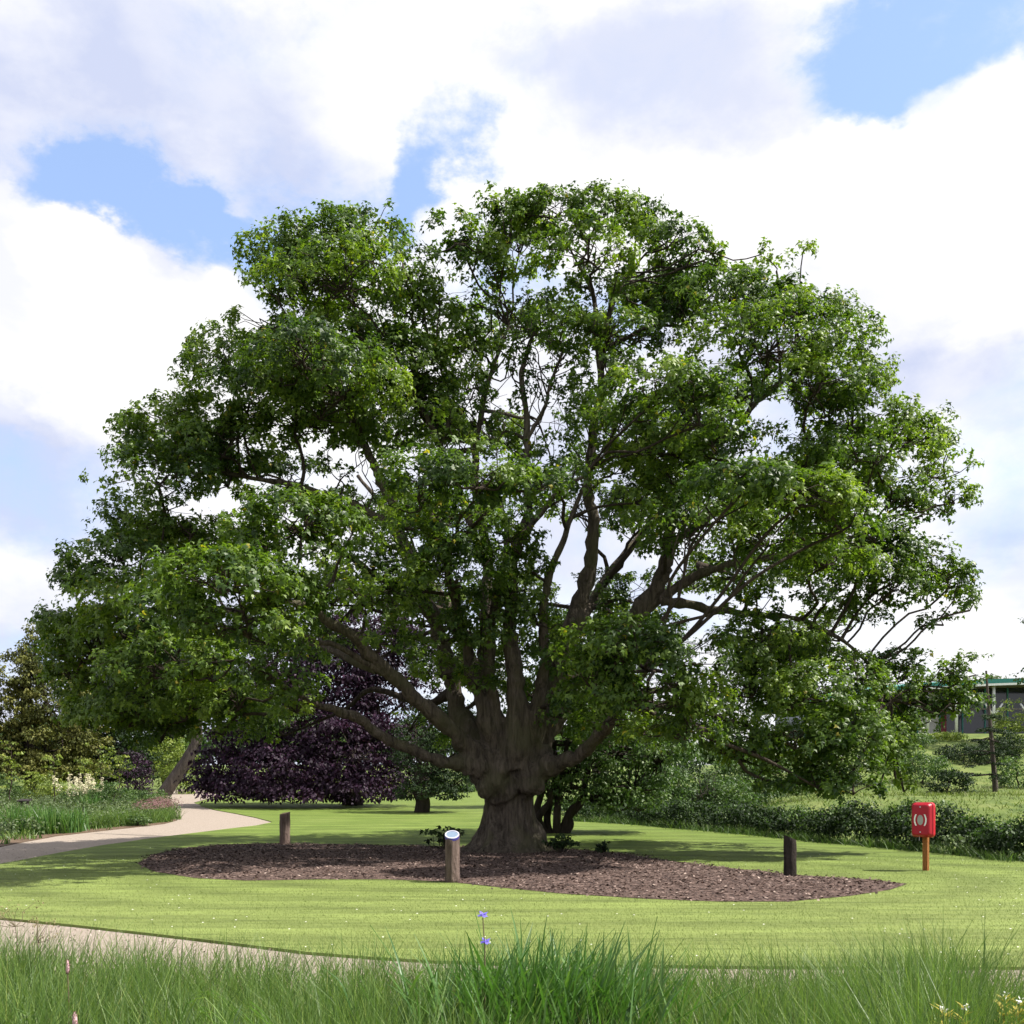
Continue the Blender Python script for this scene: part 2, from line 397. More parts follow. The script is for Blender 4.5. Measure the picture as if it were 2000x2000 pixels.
def clump_leaves(cen, rad, per, lsize, rng, flat=.6, droop=.7, jit=.45, low=-.35, up=.5, soft=False):
    """leaves on small flattened domes round the given centres"""
    n = len(cen) * per; c = np.repeat(cen, per, 0); r = np.repeat(rad, per)
    th = rng.uniform(0, 2 * math.pi, n); z = rng.uniform(low, 1, n); h = np.sqrt(np.maximum(0, 1 - np.minimum(z * z, 1)))
    dirv = np.stack([h * np.cos(th), h * np.sin(th), z], 1)
    k = (np.minimum(np.abs(rng.normal(.55, .42, n)), 1.7) if soft else rng.uniform(.45, 1.08, n))[:, None]
    pos = c + dirv * k * r[:, None] * np.array([1, 1, flat])
    out = unit(dirv * np.array([1, 1, .8]) + np.array([0, 0, up]))
    nrm = unit(out + rng.normal(0, jit, (n, 3)))
    hor = np.stack([np.cos(th), np.sin(th), np.zeros(n)], 1)
    tip = hor * .8 + np.array([0, 0, -droop]) + rng.normal(0, .45, (n, 3))
    size = lsize * rng.uniform(.65, 1.25, n)
    base = np.repeat(rng.uniform(.12, .78, len(cen)), per)
    tint = np.clip(base + rng.normal(0, .16, n), 0, 1)
    return pos, nrm, tip, size, tint

def project(p):
    p = np.asarray(p); return 1000 + p[:, 0] / p[:, 1] * FPX, HOR - (p[:, 2] - CAM_H) / p[:, 1] * FPX

# ------------------------------------------------------------------ ground, lawn, paths, beds
def sheet(name, poly, lift, mat, step=1.0, skirt=0.0, dome=0.0, seed=1):
    """a closed outline laid over the terrain, triangulated with inner points; optional turf edge"""
    poly = np.asarray(poly, float)[:, :2]
    dense = []
    for i in range(len(poly)):
        a, b = poly[i], poly[(i + 1) % len(poly)]; k = max(1, int(np.linalg.norm(b - a) / step))
        dense += [a + (b - a) * j / k for j in range(k)]
    poly = np.array(dense); nb = len(poly)
    xs = np.arange(poly[:, 0].min(), poly[:, 0].max(), step); ys = np.arange(poly[:, 1].min(), poly[:, 1].max(), step)
    gx, gy = np.meshgrid(xs, ys); q = np.stack([gx.ravel(), gy.ravel()], 1)
    q = q[inside(q, poly)]
    if len(q): 
        d2 = np.min(np.linalg.norm(q[:, None] - poly[None, ::1], axis=2), axis=1) if len(q) * nb < 8e6 else np.full(len(q), 9)
        keep = d2 > step * .35; q = q[keep]; d2 = d2[keep]
    pts = [Vector(p) for p in poly] + [Vector(p) for p in q]
    vo, _, fo, *_ = delaunay_2d_cdt(pts, [(i, (i + 1) % nb) for i in range(nb)], [], 1, 1e-5)
    vo = np.array([tuple(p) for p in vo])
    z = terrain(vo[:, 0], vo[:, 1]) + lift
    if dome:
        dd = np.min(np.linalg.norm(vo[:, None] - poly[None], axis=2), axis=1); z = z + dome * sstep(0, 1.6, dd)
    v = [(a, b, c) for (a, b), c in zip(vo, z)]
    f = [tuple(t) if _ccw(vo, t) else tuple(t)[::-1] for t in fo]
    if skirt:
        n0 = len(v); top = [(p[0], p[1], gz(p[0], p[1]) + lift) for p in poly]; bot = [(p[0], p[1], gz(p[0], p[1]) + lift - skirt) for p in poly]
        v += top + bot
        f += [(n0 + i, n0 + (i + 1) % nb, n0 + nb + (i + 1) % nb, n0 + nb + i) for i in range(nb)]
    o = link(name, mesh(name, np.array(v), f), mat)
    o['kind'] = 'structure'
    return o
def _ccw(vo, t): return (vo[t[1]][0] - vo[t[0]][0]) * (vo[t[2]][1] - vo[t[0]][1]) - (vo[t[1]][1] - vo[t[0]][1]) * (vo[t[2]][0] - vo[t[0]][0]) > 0
def inside(q, poly):
    x, y = q[:, 0], q[:, 1]; r = np.zeros(len(q), bool); j = len(poly) - 1
    for i in range(len(poly)):
        xi, yi = poly[i]; xj, yj = poly[j]
        c = ((yi > y) != (yj > y)) & (x < (xj - xi) * (y - yi) / (yj - yi + 1e-12) + xi); r ^= c; j = i
    return r

def build_ground():
    ys = np.concatenate([np.linspace(-30, 26, 15), np.linspace(28, 130, 90), np.geomspace(134, 1500, 24)])
    v, f = [], []; nx = 121
    for y in ys:
        hw = max(80, abs(y) * 1.2)
        for x in np.linspace(-hw, hw, nx): v.append((x, y, gz(x, y) - .02))
    for j in range(len(ys) - 1):
        for i in range(nx - 1):
            a = j * nx + i; f.append((a, a + 1, a + nx + 1, a + nx))
    o = link('ground', mesh('ground', np.array(v), f, True), M['meadow']); o['kind'] = 'structure'
build_ground()

# edges read off the photograph, laid on the ground
near_edge = [G(*p) for p in [(2000, 1896), (1700, 1896), (1400, 1894), (1150, 1891), (1000, 1889), (850, 1884), (720, 1876), (600, 1866), (450, 1848), (300, 1829), (150, 1812), (0, 1797)]]
near_edge = [Vector((22, 9.3, 0)), Vector((11, 9.75, 0))] + near_edge + [Vector((-10.5, 16.6, 0))]
far_low = [G(*p) for p in [(0, 1690), (60, 1679), (120, 1667), (200, 1653), (280, 1641), (360, 1631), (440, 1621), (500, 1614), (533, 1607)]]
far_low = [Vector((-15.5, 20.6, 0))] + far_low
far_back = [G(*p) for p in [(500, 1598), (460, 1590), (420, 1583), (392, 1575)]]
hedge_line = [G(*p) for p in [(1090, 1604), (1200, 1610), (1300, 1618), (1400, 1627), (1500, 1637), (1600, 1647), (1700, 1656), (1800, 1666), (1900, 1676), (2000, 1686)]]
lawn_poly = [Vector((22, 9.3, 0))] + near_edge[1:] + [Vector((-14.2, 19.4, 0))] + far_low + far_back + [
    Vector((-19.5, 64, 0)), Vector((-19, 82, 0)), Vector((-6, 92, 0)), Vector((1.5, 75, 0))] + hedge_line + [Vector((20, 19, 0))]
lawn = sheet('lawn', lawn_poly, .035, M['lawn'], 1.3, .06)
LAWN = np.array([(p[0], p[1]) for p in lawn_poly])
# near path
nl = [Vector((p.x, p.y + .12, 0)) for p in near_edge] + [Vector((-15, 20.2, 0)), Vector((-19, 24, 0))]
nr = [Vector((-22, 21.5, 0)), Vector((-16, 16.5, 0)), Vector((-11, 12.6, 0)), Vector((-7.0, 9.9, 0)), Vector((-3.5, 8.5, 0)), Vector((0, 8.1, 0)), Vector((5, 8.05, 0)), Vector((22, 7.6, 0))]
sheet('gravel_path', nl + nr, .002, M['gravel'], 1.0)
# far path winding off behind the beds
bed_edge = [G(*p) for p in [(0, 1655), (50, 1645), (110, 1634), (180, 1626), (260, 1617), (320, 1610), (346, 1603), (344, 1590), (338, 1580), (300, 1571), (322, 1562), (330, 1552), (331, 1543)]]
fp = [Vector((-24, 19, 0))] + [Vector((p.x + .1, p.y - .1, 0)) for p in far_low] + [Vector((p.x + .1, p.y, 0)) for p in far_back] + [G(378, 1568), G(408, 1560), G(425, 1552), G(395, 1546), G(430, 1540)] + [G(425, 1537)] + bed_edge[::-1] + [Vector((-24, 29, 0))]
sheet('garden_path', fp, .006, M['gravel'], 1.5)
# soil of the border on the left and of the foreground bed
bs = [Vector((-24, 29.2, 0))] + [Vector((p.x - .05, p.y + .05, 0)) for p in bed_edge] + [Vector((-28, 75, 0)), Vector((-50, 75, 0)), Vector((-50, 29, 0))]
sheet('border_soil', bs, .02, M['soil'], 2.0, .04)
sheet('foreground_bed_soil', [Vector((-11, 12.3, 0)), Vector((-16, 10, 0)), Vector((-16, 1.5, 0)), Vector((16, 1.5, 0)), Vector((16, 7.5, 0)), Vector((5, 7.9, 0)), Vector((0, 7.95, 0)), Vector((-3.5, 8.35, 0)), Vector((-7, 9.7, 0))], .02, M['soil'], 1.0, .03)
# mulch bed round the tree
mulch_px = [(268, 1690), (300, 1672), (360, 1659), (440, 1652), (540, 1650), (650, 1651), (760, 1654), (880, 1656), (1000, 1655), (1110, 1661), (1200, 1668), (1320, 1686), (1450, 1702), (1570, 1714), (1700, 1722), (1772, 1731), (1740, 1742), (1660, 1755), (1540, 1766), (1400, 1766), (1250, 1760), (1100, 1750), (980, 1738), (880, 1727), (760, 1722), (620, 1722), (480, 1724), (380, 1719), (300, 1706)]
MULCH = np.array([tuple(G(*p)[:2]) for p in mulch_px])
sheet('mulch_bed', [Vector((a, b, 0)) for a, b in MULCH], .041, M['mulch'], .45, 0, .05)

def build_chips():
    rng = np.random.default_rng(3); n = 60000
    q = np.stack([rng.uniform(MULCH[:, 0].min(), MULCH[:, 0].max(), n), rng.uniform(MULCH[:, 1].min(), MULCH[:, 1].max(), n)], 1)
    q = q[inside(q, MULCH)][:34000]; n = len(q); q = q + rng.normal(0, .09, q.shape) * (rng.random((n, 1)) < .5)
    dd = np.min(np.linalg.norm(q[:, None] - MULCH[None], axis=2), axis=1)
    pos = np.stack([q[:, 0], q[:, 1], .05 + .05 * sstep(0, 1.6, dd)], 1)
    nrm = unit(np.stack([rng.normal(0, .35, n), rng.normal(0, .35, n), np.ones(n)], 1))
    a = rng.uniform(0, 6.28, n); tip = np.stack([np.cos(a), np.sin(a), rng.normal(0, .2, n)], 1)
    o = leaf_object('wood_chips', (pos, nrm, tip, rng.uniform(.03, .09, n), np.clip(rng.beta(1.6, 2.4, n), 0, 1)), M['chip'], None, 'kite')
    tag(o, 'brown wood chips strewn over the mulch bed under the tree', 'wood chips')
build_chips()

def build_grit():
    rng = np.random.default_rng(13); n = 26000
    y = 8.0 * (30 / 8.0) ** rng.uniform(0, 1, n); x = rng.uniform(-.6, .6, n) * y; q = np.stack([x, y], 1)
    near = np.array([(p[0], p[1]) for p in nl + nr]); far = np.array([(p[0], p[1]) for p in fp])
    q = q[(inside(q, near) | inside(q, far)) & ~inside(q, LAWN)][:9000]; n = len(q)
    pos = np.stack([q[:, 0], q[:, 1], terrain(q[:, 0], q[:, 1]) + .014], 1); a = rng.uniform(0, 6.28, n)
    o = leaf_object('loose_grit', (pos, unit(rng.normal(0, .5, (n, 3)) + np.array([0, 0, 1])), np.stack([np.cos(a), np.sin(a), 0 * a], 1), rng.uniform(.012, .04, n), rng.beta(1.6, 2, n)), M['grit'], None, 'kite')
    tag(o, 'loose pale grit scattered over the gravel paths', 'gravel')
build_grit()

def build_turf():
    rng = np.random.default_rng(11); n = 420000
    d = 9.4 * (26 / 9.4) ** rng.uniform(0, 1, n) ** 1.15
    x = rng.uniform(-.56, .56, n) * d; q = np.stack([x, d], 1)
    k = inside(q, LAWN) & ~inside(q, MULCH); q = q[k][:130000]; n = len(q)
    pos = np.stack([q[:, 0], q[:, 1], terrain(q[:, 0], q[:, 1]) + .03], 1)
    a = rng.uniform(0, 6.28, n)
    tip = np.stack([np.cos(a) * .55, np.sin(a) * .55, np.ones(n)], 1)
    nrm = unit(np.stack([-np.sin(a), np.cos(a), rng.normal(0, .2, n)], 1) + np.array([0, -.6, .3]))
    lumps = np.array([mnoise.noise(Vector((p[0] * .6, p[1] * .9, 0))) for p in q[:: 1]])
    size = .027 * rng.uniform(.5, 1.4, n) * (q[:, 1] / 12) ** .3
    tint = np.clip(.5 + .4 * (rng.beta(2, 2, n) - .5) + lumps * .25 + .12 * (15 - q[:, 1]) / 6, 0, 1)
    sv = SHAPES['needle']; SHAPES['turf'] = (sv[0] * np.array([1.7, 1, 1]), sv[1])
    o = leaf_object('turf_blades', (pos, nrm, tip, size, tint), M['turf'], None, 'turf')
    tag(o, 'short mown grass blades of the sunny lawn', 'grass')
    # daisies
    n = 240; d = 10 * (30 / 10) ** rng.uniform(0, 1, n); x = rng.uniform(-.5, .55, n) * d; q = np.stack([x, d], 1)
    q = q[inside(q, LAWN) & ~inside(q, MULCH)]; n = len(q); V = []; F = []
    for i, (x, y) in enumerate(q):
        r = .011 * rng.uniform(.7, 1.3); z = gz(x, y) + .065
        V += [(x + r * math.cos(t), y + r * math.sin(t), z) for t in np.linspace(0, 6.28, 6, endpoint=False)] + [(x, y, z + .006)]
        F += [(i * 7 + j, i * 7 + (j + 1) % 6, i * 7 + 6) for j in range(6)]
    o = obj('daisies', np.array(V), F, M['daisy']); tag(o, 'tiny white daisies dotted over the mown lawn', 'daisies', None, 'stuff')
build_turf()

# ------------------------------------------------------------------ the great spreading tree
S32 = 2000.0 / 1932.0
TD = 26.67
PUFFS = [  # x, y, half width, half height (photo at 1932 px), metres nearer (-) or farther (+) than the trunk, fullness
    # crown top
    (520, 470, 75, 50, 0, 1), (610, 445, 85, 45, -.5, 1), (690, 430, 75, 40, .5, 1), (640, 520, 130, 60, -1.5, 1), (760, 490, 75, 55, -.5, 1), (520, 540, 70, 40, -.5, .7),
    (860, 445, 70, 35, -.5, 1), (960, 385, 65, 32, 0, 1), (1040, 400, 85, 38, -.5, 1), (1140, 395, 80, 35, 0, 1), (1195, 405, 60, 35, .5, 1), (1260, 450, 70, 40, -.5, 1), (1110, 470, 110, 50, -1.5, .9),
    (980, 460, 80, 40, 1, .7), (1290, 490, 50, 40, .5, .8), (940, 520, 80, 35, 2.5, .45),
    (1430, 470, 30, 28, 0, .55), (1465, 500, 50, 28, 0, .6), (1515, 470, 28, 14, 0, .5), (1370, 500, 45, 30, 0, .8),
    # upper right shoulder
    (1390, 560, 110, 55, -1, 1), (1500, 570, 85, 50, -.5, 1), (1450, 640, 150, 60, -2, 1), (1575, 640, 85, 60, -.5, 1), (1620, 710, 70, 60, -.5, 1), (1300, 590, 75, 60, -.5, .8), (1540, 720, 110, 50, -2, .9),
    (1220, 560, 80, 50, 1.5, .5), (1150, 620, 110, 40, -1, .6), (1060, 600, 60, 32, -.5, .6),
    # upper left shoulder
    (660, 620, 90, 40, -.5, .8), (570, 660, 115, 55, -3, 1.1), (430, 660, 85, 50, -1, 1), (370, 690, 32, 26, 0, .8), (520, 600, 90, 40, 0, .9), (650, 720, 120, 65, -2, 1), (470, 740, 110, 50, -1.5, 1), (760, 690, 100, 55, 0, 1), (800, 770, 90, 55, .5, 1),
    (780, 590, 80, 45, .5, .8), (860, 640, 60, 40, 1, .6), (560, 780, 150, 50, -.5, .9), (690, 800, 80, 40, .5, .9), (880, 720, 50, 40, 2, .4),
    # left flank
    (330, 790, 100, 45, -.5, 1), (250, 830, 60, 55, 0, 1), (420, 840, 110, 50, -1, .9), (300, 890, 110, 60, -1.5, 1), (430, 900, 70, 45, .5, .7), (260, 970, 80, 60, 0, 1), (360, 990, 80, 45, -.5, .8),
    (580, 970, 120, 50, -5, 1), (500, 1010, 110, 50, -4.5, 1), (650, 1020, 60, 45, -3.5, .8),
    (230, 1040, 100, 45, -1, 1), (140, 1080, 60, 50, 0, 1), (130, 1150, 55, 55, 0, 1), (230, 1120, 100, 60, -2, 1), (420, 1090, 130, 65, -6, 1.15), (340, 1140, 95, 60, -5, 1.1), (530, 1110, 80, 55, -5, 1), (470, 1180, 120, 55, -5, 1),
    (190, 1210, 100, 65, -.5, 1.2), (120, 1200, 50, 50, .5, 1), (260, 1320, 110, 60, -.5, 1.1), (380, 1330, 80, 50, -1.5, 1), (180, 1290, 70, 60, 1, 1), (290, 1250, 110, 70, -2.5, 1), (280, 1340, 100, 50, 1, .8), (400, 1260, 80, 60, -3, 1), (350, 1340, 70, 45, 0, .8), (520, 1260, 90, 50, -3.5, .9), (560, 1330, 55, 35, -3, .8), (450, 1320, 60, 45, -2, .8),
    # middle
    (700, 1060, 80, 50, -1, .7), (690, 1140, 80, 50, -2.5, .75), (730, 1200, 55, 35, -2.5, .6),
    (790, 900, 95, 45, -4, .9), (900, 900, 110, 50, -4.5, 1), (1000, 910, 80, 40, -4, .9), (860, 985, 110, 50, -3, .9), (760, 980, 50, 40, -1, .6), (960, 1000, 70, 45, -2, .7), (1060, 900, 60, 40, -3, .7),
    (860, 1080, 110, 60, -2.5, 1), (930, 1150, 70, 50, -1, .7), (800, 1160, 60, 50, 1, .7), (900, 1240, 80, 50, 2, .7), (1000, 1200, 80, 50, 1.5, .8), (1000, 1290, 80, 50, 2.5, .8), (830, 1260, 60, 40, 0, .5), (970, 830, 50, 25, 0, .5), (920, 800, 40, 25, 0, .4), (860, 820, 50, 30, 0, .5),
    # right
    (1240, 730, 120, 50, -3.5, 1.1), (1320, 780, 90, 50, -3.5, 1), (1180, 790, 80, 50, -2, .9), (1120, 770, 55, 40, -1, .8), (1150, 690, 70, 40, -1, .7), (1250, 840, 120, 45, -1.5, .9), (1360, 850, 80, 45, -2, .9), (1150, 880, 70, 45, 0, .6), (1200, 930, 90, 45, -1, .8),
    (1560, 790, 110, 50, 0, 1), (1690, 790, 70, 45, 0, 1), (1740, 810, 65, 50, 0, 1), (1650, 850, 110, 50, -2, 1), (1780, 880, 55, 55, 0, 1), (1800, 935, 45, 35, 0, 1), (1690, 920, 70, 50, -.5, .9), (1530, 860, 80, 40, -1, .9), (1740, 960, 60, 25, .5, .6),
    (1400, 910, 120, 50, -5, 1.15), (1510, 930, 110, 55, -5, 1.15), (1590, 980, 75, 50, -4.5, 1), (1330, 970, 110, 50, -3, 1), (1450, 1010, 110, 45, -3.5, 1), (1260, 1010, 60, 50, -1, .9), (1560, 1050, 100, 45, -3, 1),
    (1650, 1020, 90, 50, -1, 1), (1720, 1040, 70, 40, 0, .9), (1680, 1100, 90, 45, -.5, .8), (1790, 1090, 60, 45, 0, .8), (1830, 1130, 35, 50, 0, .7), (1780, 1170, 45, 22, 0, .6), (1560, 1120, 80, 35, -.5, .6), (1420, 1100, 80, 35, -1, .6), (1620, 1160, 60, 30, 0, .5),
    (900, 560, 60, 30, .5, .4), (1000, 575, 60, 30, .3, .4), (1090, 530, 60, 30, .5, .45), (900, 650, 55, 30, .5, .35), (1000, 640, 50, 25, .8, .3), (930, 500, 60, 28, 0, .5), (1060, 680, 45, 25, .4, .35), (830, 560, 55, 30, 0, .5), (1190, 640, 60, 30, 0, .5),
    # dark heart of the crown
    (830, 1190, 70, 50, -1.5, .9), (905, 1190, 60, 45, -1.2, .9), (960, 1110, 60, 45, -1.4, .8), (1015, 1160, 60, 45, -1.2, .9), (1050, 1240, 60, 50, -1, .9), (1085, 1320, 55, 45, -1, .8), (900, 1280, 45, 35, -1.4, .7), (780, 1110, 60, 45, -1.5, .8), (1000, 1060, 45, 40, -1.2, .6), (850, 1040, 70, 45, -2, .8), (1060, 1340, 45, 35, -1.5, .7),
    (200, 1340, 80, 45, 0, .9), (420, 1375, 55, 28, -1, .7), (140, 1260, 60, 50, .5, .9), (300, 1390, 70, 28, .5, .7), (240, 1190, 90, 50, -2, .9),
    (1540, 1470, 70, 35, -2, 1), (1610, 1488, 60, 26, -2, .9), (1480, 1470, 55, 30, -1.5, .9), (1660, 1465, 50, 35, -1, .9), (1705, 1480, 22, 32, -.5, .9), (1760, 1330, 60, 40, -.3, .9), (1840, 1310, 28, 36, 0, .8), (1380, 1390, 60, 50, -2, .9), (1710, 1260, 50, 35, 0, .8), (1560, 1400, 100, 50, -1, .9),
    # low right
    (1180, 1210, 110, 50, -5, 1.1), (1280, 1230, 85, 55, -5, 1.1), (1120, 1280, 75, 60, -4.5, 1), (1230, 1310, 110, 60, -4.5, 1.1), (1330, 1310, 60, 55, -4, 1), (1140, 1350, 70, 40, -3, .7), (1290, 1380, 80, 40, -3, .7),
    (1440, 1200, 100, 50, -1, .9), (1420, 1290, 80, 60, -1.5, 1), (1520, 1300, 85, 60, -2, 1), (1500, 1390, 85, 55, -2, 1), (1600, 1290, 80, 55, -1, .9), (1610, 1370, 80, 60, -2, 1), (1680, 1300, 60, 60, 0, .9), (1680, 1390, 55, 55, -.5, .9), (1580, 1450, 75, 45, -2, .9), (1690, 1450, 35, 45, -.5, .8), (1440, 1430, 70, 40, -1, .7),
    (1770, 1280, 50, 35, 0, .75), (1830, 1260, 32, 38, 0, .8), (1800, 1330, 60, 30, 0, .6), (1740, 1350, 40, 40, 0, .7), (1560, 1230, 70, 35, 0, .6), (1690, 1230, 45, 25, 0, .6),
]
GAPS = [ # openings in the crown through which sky or garden shows (photo at 1932 px)
    (1030, 830, 42, 55), (1010, 690, 40, 40), (960, 690, 25, 60), (905, 770, 25, 40), (1460, 775, 45, 24), (600, 905, 70, 16), (690, 905, 20, 40), (860, 545, 24, 16), (1120, 565, 26, 22), (1010, 545, 22, 14),
    (1180, 1050, 18, 32), (1290, 1135, 50, 20), (1200, 1110, 14, 26), (1640, 1200, 60, 28), (1760, 1205, 60, 18), (400, 950, 60, 16), (700, 1290, 80, 70), (640, 1380, 100, 50), (760, 1420, 60, 60), (1090, 1130, 40, 40), (1620, 1480, 20, 8), (960, 1420, 130, 60), (470, 610, 25, 14), (1070, 700, 20, 40), (1110, 960, 22, 45), (1080, 1020, 25, 40), (1390, 480, 28, 20), (1480, 440, 22, 18), (500, 905, 40, 12), (340, 965, 25, 12), (1120, 830, 22, 30), (930, 860, 25, 14)]

LIMBS = [  # photo pixels (2000), depth beside the trunk, radius in metres
    [(985, 1540, 0, .55), (940, 1500, -.3, .40), (900, 1490, -.5, .26), (848, 1481, -.8, .175), (790, 1460, -1.2, .165), (730, 1424, -1.7, .15), (682, 1392, -2.2, .135), (627, 1378, -2.8, .10), (560, 1345, -3.4, .07), (470, 1290, -4.0, .04)],
    [(985, 1520, 0, .50), (948, 1478, -.2, .38), (876, 1425, -.8, .24), (804, 1357, -1.5, .20), (749, 1306, -2.1, .18), (677, 1238, -2.8, .15), (600, 1190, -3.6, .12), (500, 1160, -4.5, .08), (400, 1150, -5.2, .05)],
    [(990, 1500, .2, .50), (925, 1440, .4, .33), (893, 1380, .6, .27), (876, 1300, .7, .25), (850, 1220, .6, .23), (818, 1140, .5, .21), (790, 1070, .4, .19), (767, 995, .3, .165), (742, 930, .2, .14), (716, 880, .1, .11), (690, 830, 0, .08), (660, 740, -.2, .05)],
    [(1000, 1500, .5, .50), (965, 1430, 1.0, .30), (952, 1340, 1.4, .26), (948, 1230, 1.6, .23), (952, 1130, 1.6, .19), (938, 1010, 1.4, .15), (926, 900, 1.2, .12), (936, 840, 1.0, .10), (947, 770, .8, .08), (972, 695, .6, .06), (992, 640, .6, .04)],
    [(1010, 1500, -.2, .50), (1015, 1430, -.4, .36), (1005, 1330, -.5, .28), (994, 1230, -.5, .24), (997, 1140, -.5, .2), (1014, 1060, -.4, .16), (1030, 985, -.3, .13), (1028, 900, -.2, .11), (1031, 830, 0, .095), (1020, 740, 0, .08), (1030, 690, .2, .06), (1046, 640, .2, .04)],
    [(1015, 1510, .2, .50), (1040, 1430, .3, .36), (1080, 1330, .5, .30), (1118, 1220, .7, .28), (1146, 1135, .7, .24), (1159, 1030, .6, .19), (1152, 950, .5, .15), (1156, 860, .3, .13), (1172, 760, .1, .11), (1165, 640, 0, .09), (1158, 575, 0, .07), (1128, 515, 0, .045)],
    [(1010, 1530, -.1, .5), (1055, 1500, -.4, .33), (1100, 1488, -.8, .24), (1140, 1468, -1.3, .21), (1175, 1430, -2.0, .17), (1220, 1370, -2.9, .13), (1260, 1310, -3.8, .08)],
    [(1015, 1510, .6, .45), (1070, 1420, 1.0, .33), (1150, 1320, 1.2, .29), (1230, 1220, 1.2, .27), (1285, 1140, 1.0, .25), (1305, 1080, .8, .2), (1315, 1010, .5, .15), (1350, 930, .2, .1), (1420, 850, 0, .08), (1480, 784, -.2, .085), (1540, 735, -.3, .06), (1600, 690, -.4, .04)],
    [(1230, 1225, 1.1, .2), (1300, 1165, 1.0, .16), (1360, 1125, .7, .13), (1440, 1100, .3, .11), (1520, 1085, 0, .085), (1610, 1060, -.3, .06), (1700, 1040, -.3, .04)],
    [(1290, 1175, 1.0, .17), (1380, 1190, .8, .13), (1460, 1200, .5, .1), (1540, 1206, .2, .085), (1624, 1237, 0, .065), (1690, 1290, -.2, .045), (1740, 1370, -.3, .03)],
    [(849, 1215, .6, .13), (790, 1160, .2, .11), (715, 1110, -.6, .1), (660, 1075, -1.6, .085), (590, 1040, -3, .06), (520, 1020, -4, .04)],
    [(765, 1320, -2.0, .1), (717, 1297, -2.3, .085), (660, 1262, -2.8, .075), (615, 1252, -3.2, .065), (579, 1223, -3.7, .05), (540, 1180, -4.4, .03)],
    [(945, 1100, 1.5, .14), (905, 980, 1.0, .12), (872, 900, .6, .105), (855, 860, .4, .1), (832, 815, .2, .07), (800, 750, 0, .05), (770, 690, 0, .03)],
    [(858, 870, .4, .08), (880, 820, .4, .07), (872, 760, .3, .05), (850, 690, .3, .035)],
    [(1014, 1060, -.4, .12), (1050, 1010, -.8, .09), (1090, 960, -1.4, .07), (1140, 930, -2, .05)],
    [(1029, 860, -.1, .075), (1062, 800, .1, .06), (1078, 740, .2, .05), (1098, 690, .2, .035)],
    [(1168, 680, 0, .08), (1190, 610, .1, .06), (1222, 540, .2, .045), (1240, 490, .2, .03)],
    [(1000, 1480, 1.0, .42), (960, 1380, 2.4, .28), (900, 1240, 4.5, .22), (830, 1120, 6.5, .17), (760, 1010, 8, .11), (700, 930, 9, .07)],
    [(1010, 1480, 1.0, .42), (1060, 1360, 2.6, .28), (1120, 1230, 4.8, .22), (1200, 1110, 6.8, .17), (1290, 1000, 8.2, .11), (1360, 920, 9, .07)],
    [(992, 1500, -.1, .3), (968, 1400, -.2, .2), (955, 1290, -.4, .17), (965, 1180, -.6, .14), (990, 1090, -.8, .11), (985, 1010, -1, .08), (960, 930, -1.2, .05)],
    [(985, 1490, 0, .3), (930, 1370, -.4, .19), (908, 1260, -.8, .15), (880, 1140, -1.2, .12), (850, 1030, -1.6, .09), (820, 940, -2, .05)],
    [(1015, 1490, -.2, .3), (1052, 1370, -.5, .2), (1066, 1260, -.7, .16), (1062, 1170, -.8, .13), (1090, 1080, -.9, .1), (1120, 1000, -1.0, .07), (1150, 920, -1.2, .04)],
    [(740, 1310, -1.9, .13), (640, 1270, -1.2, .1), (520, 1220, -.8, .085), (400, 1180, -.5, .07), (280, 1150, -.4, .05), (190, 1120, -.2, .03)],
    [(780, 1035, .4, .12), (690, 985, .2, .1), (590, 950, 0, .085), (470, 930, 0, .065), (360, 900, -.2, .05), (290, 880, -.3, .03)],
    [(1305, 1070, .8, .13), (1400, 1000, .4, .1), (1500, 950, .2, .085), (1620, 910, .1, .065), (1740, 890, 0, .04)],
]
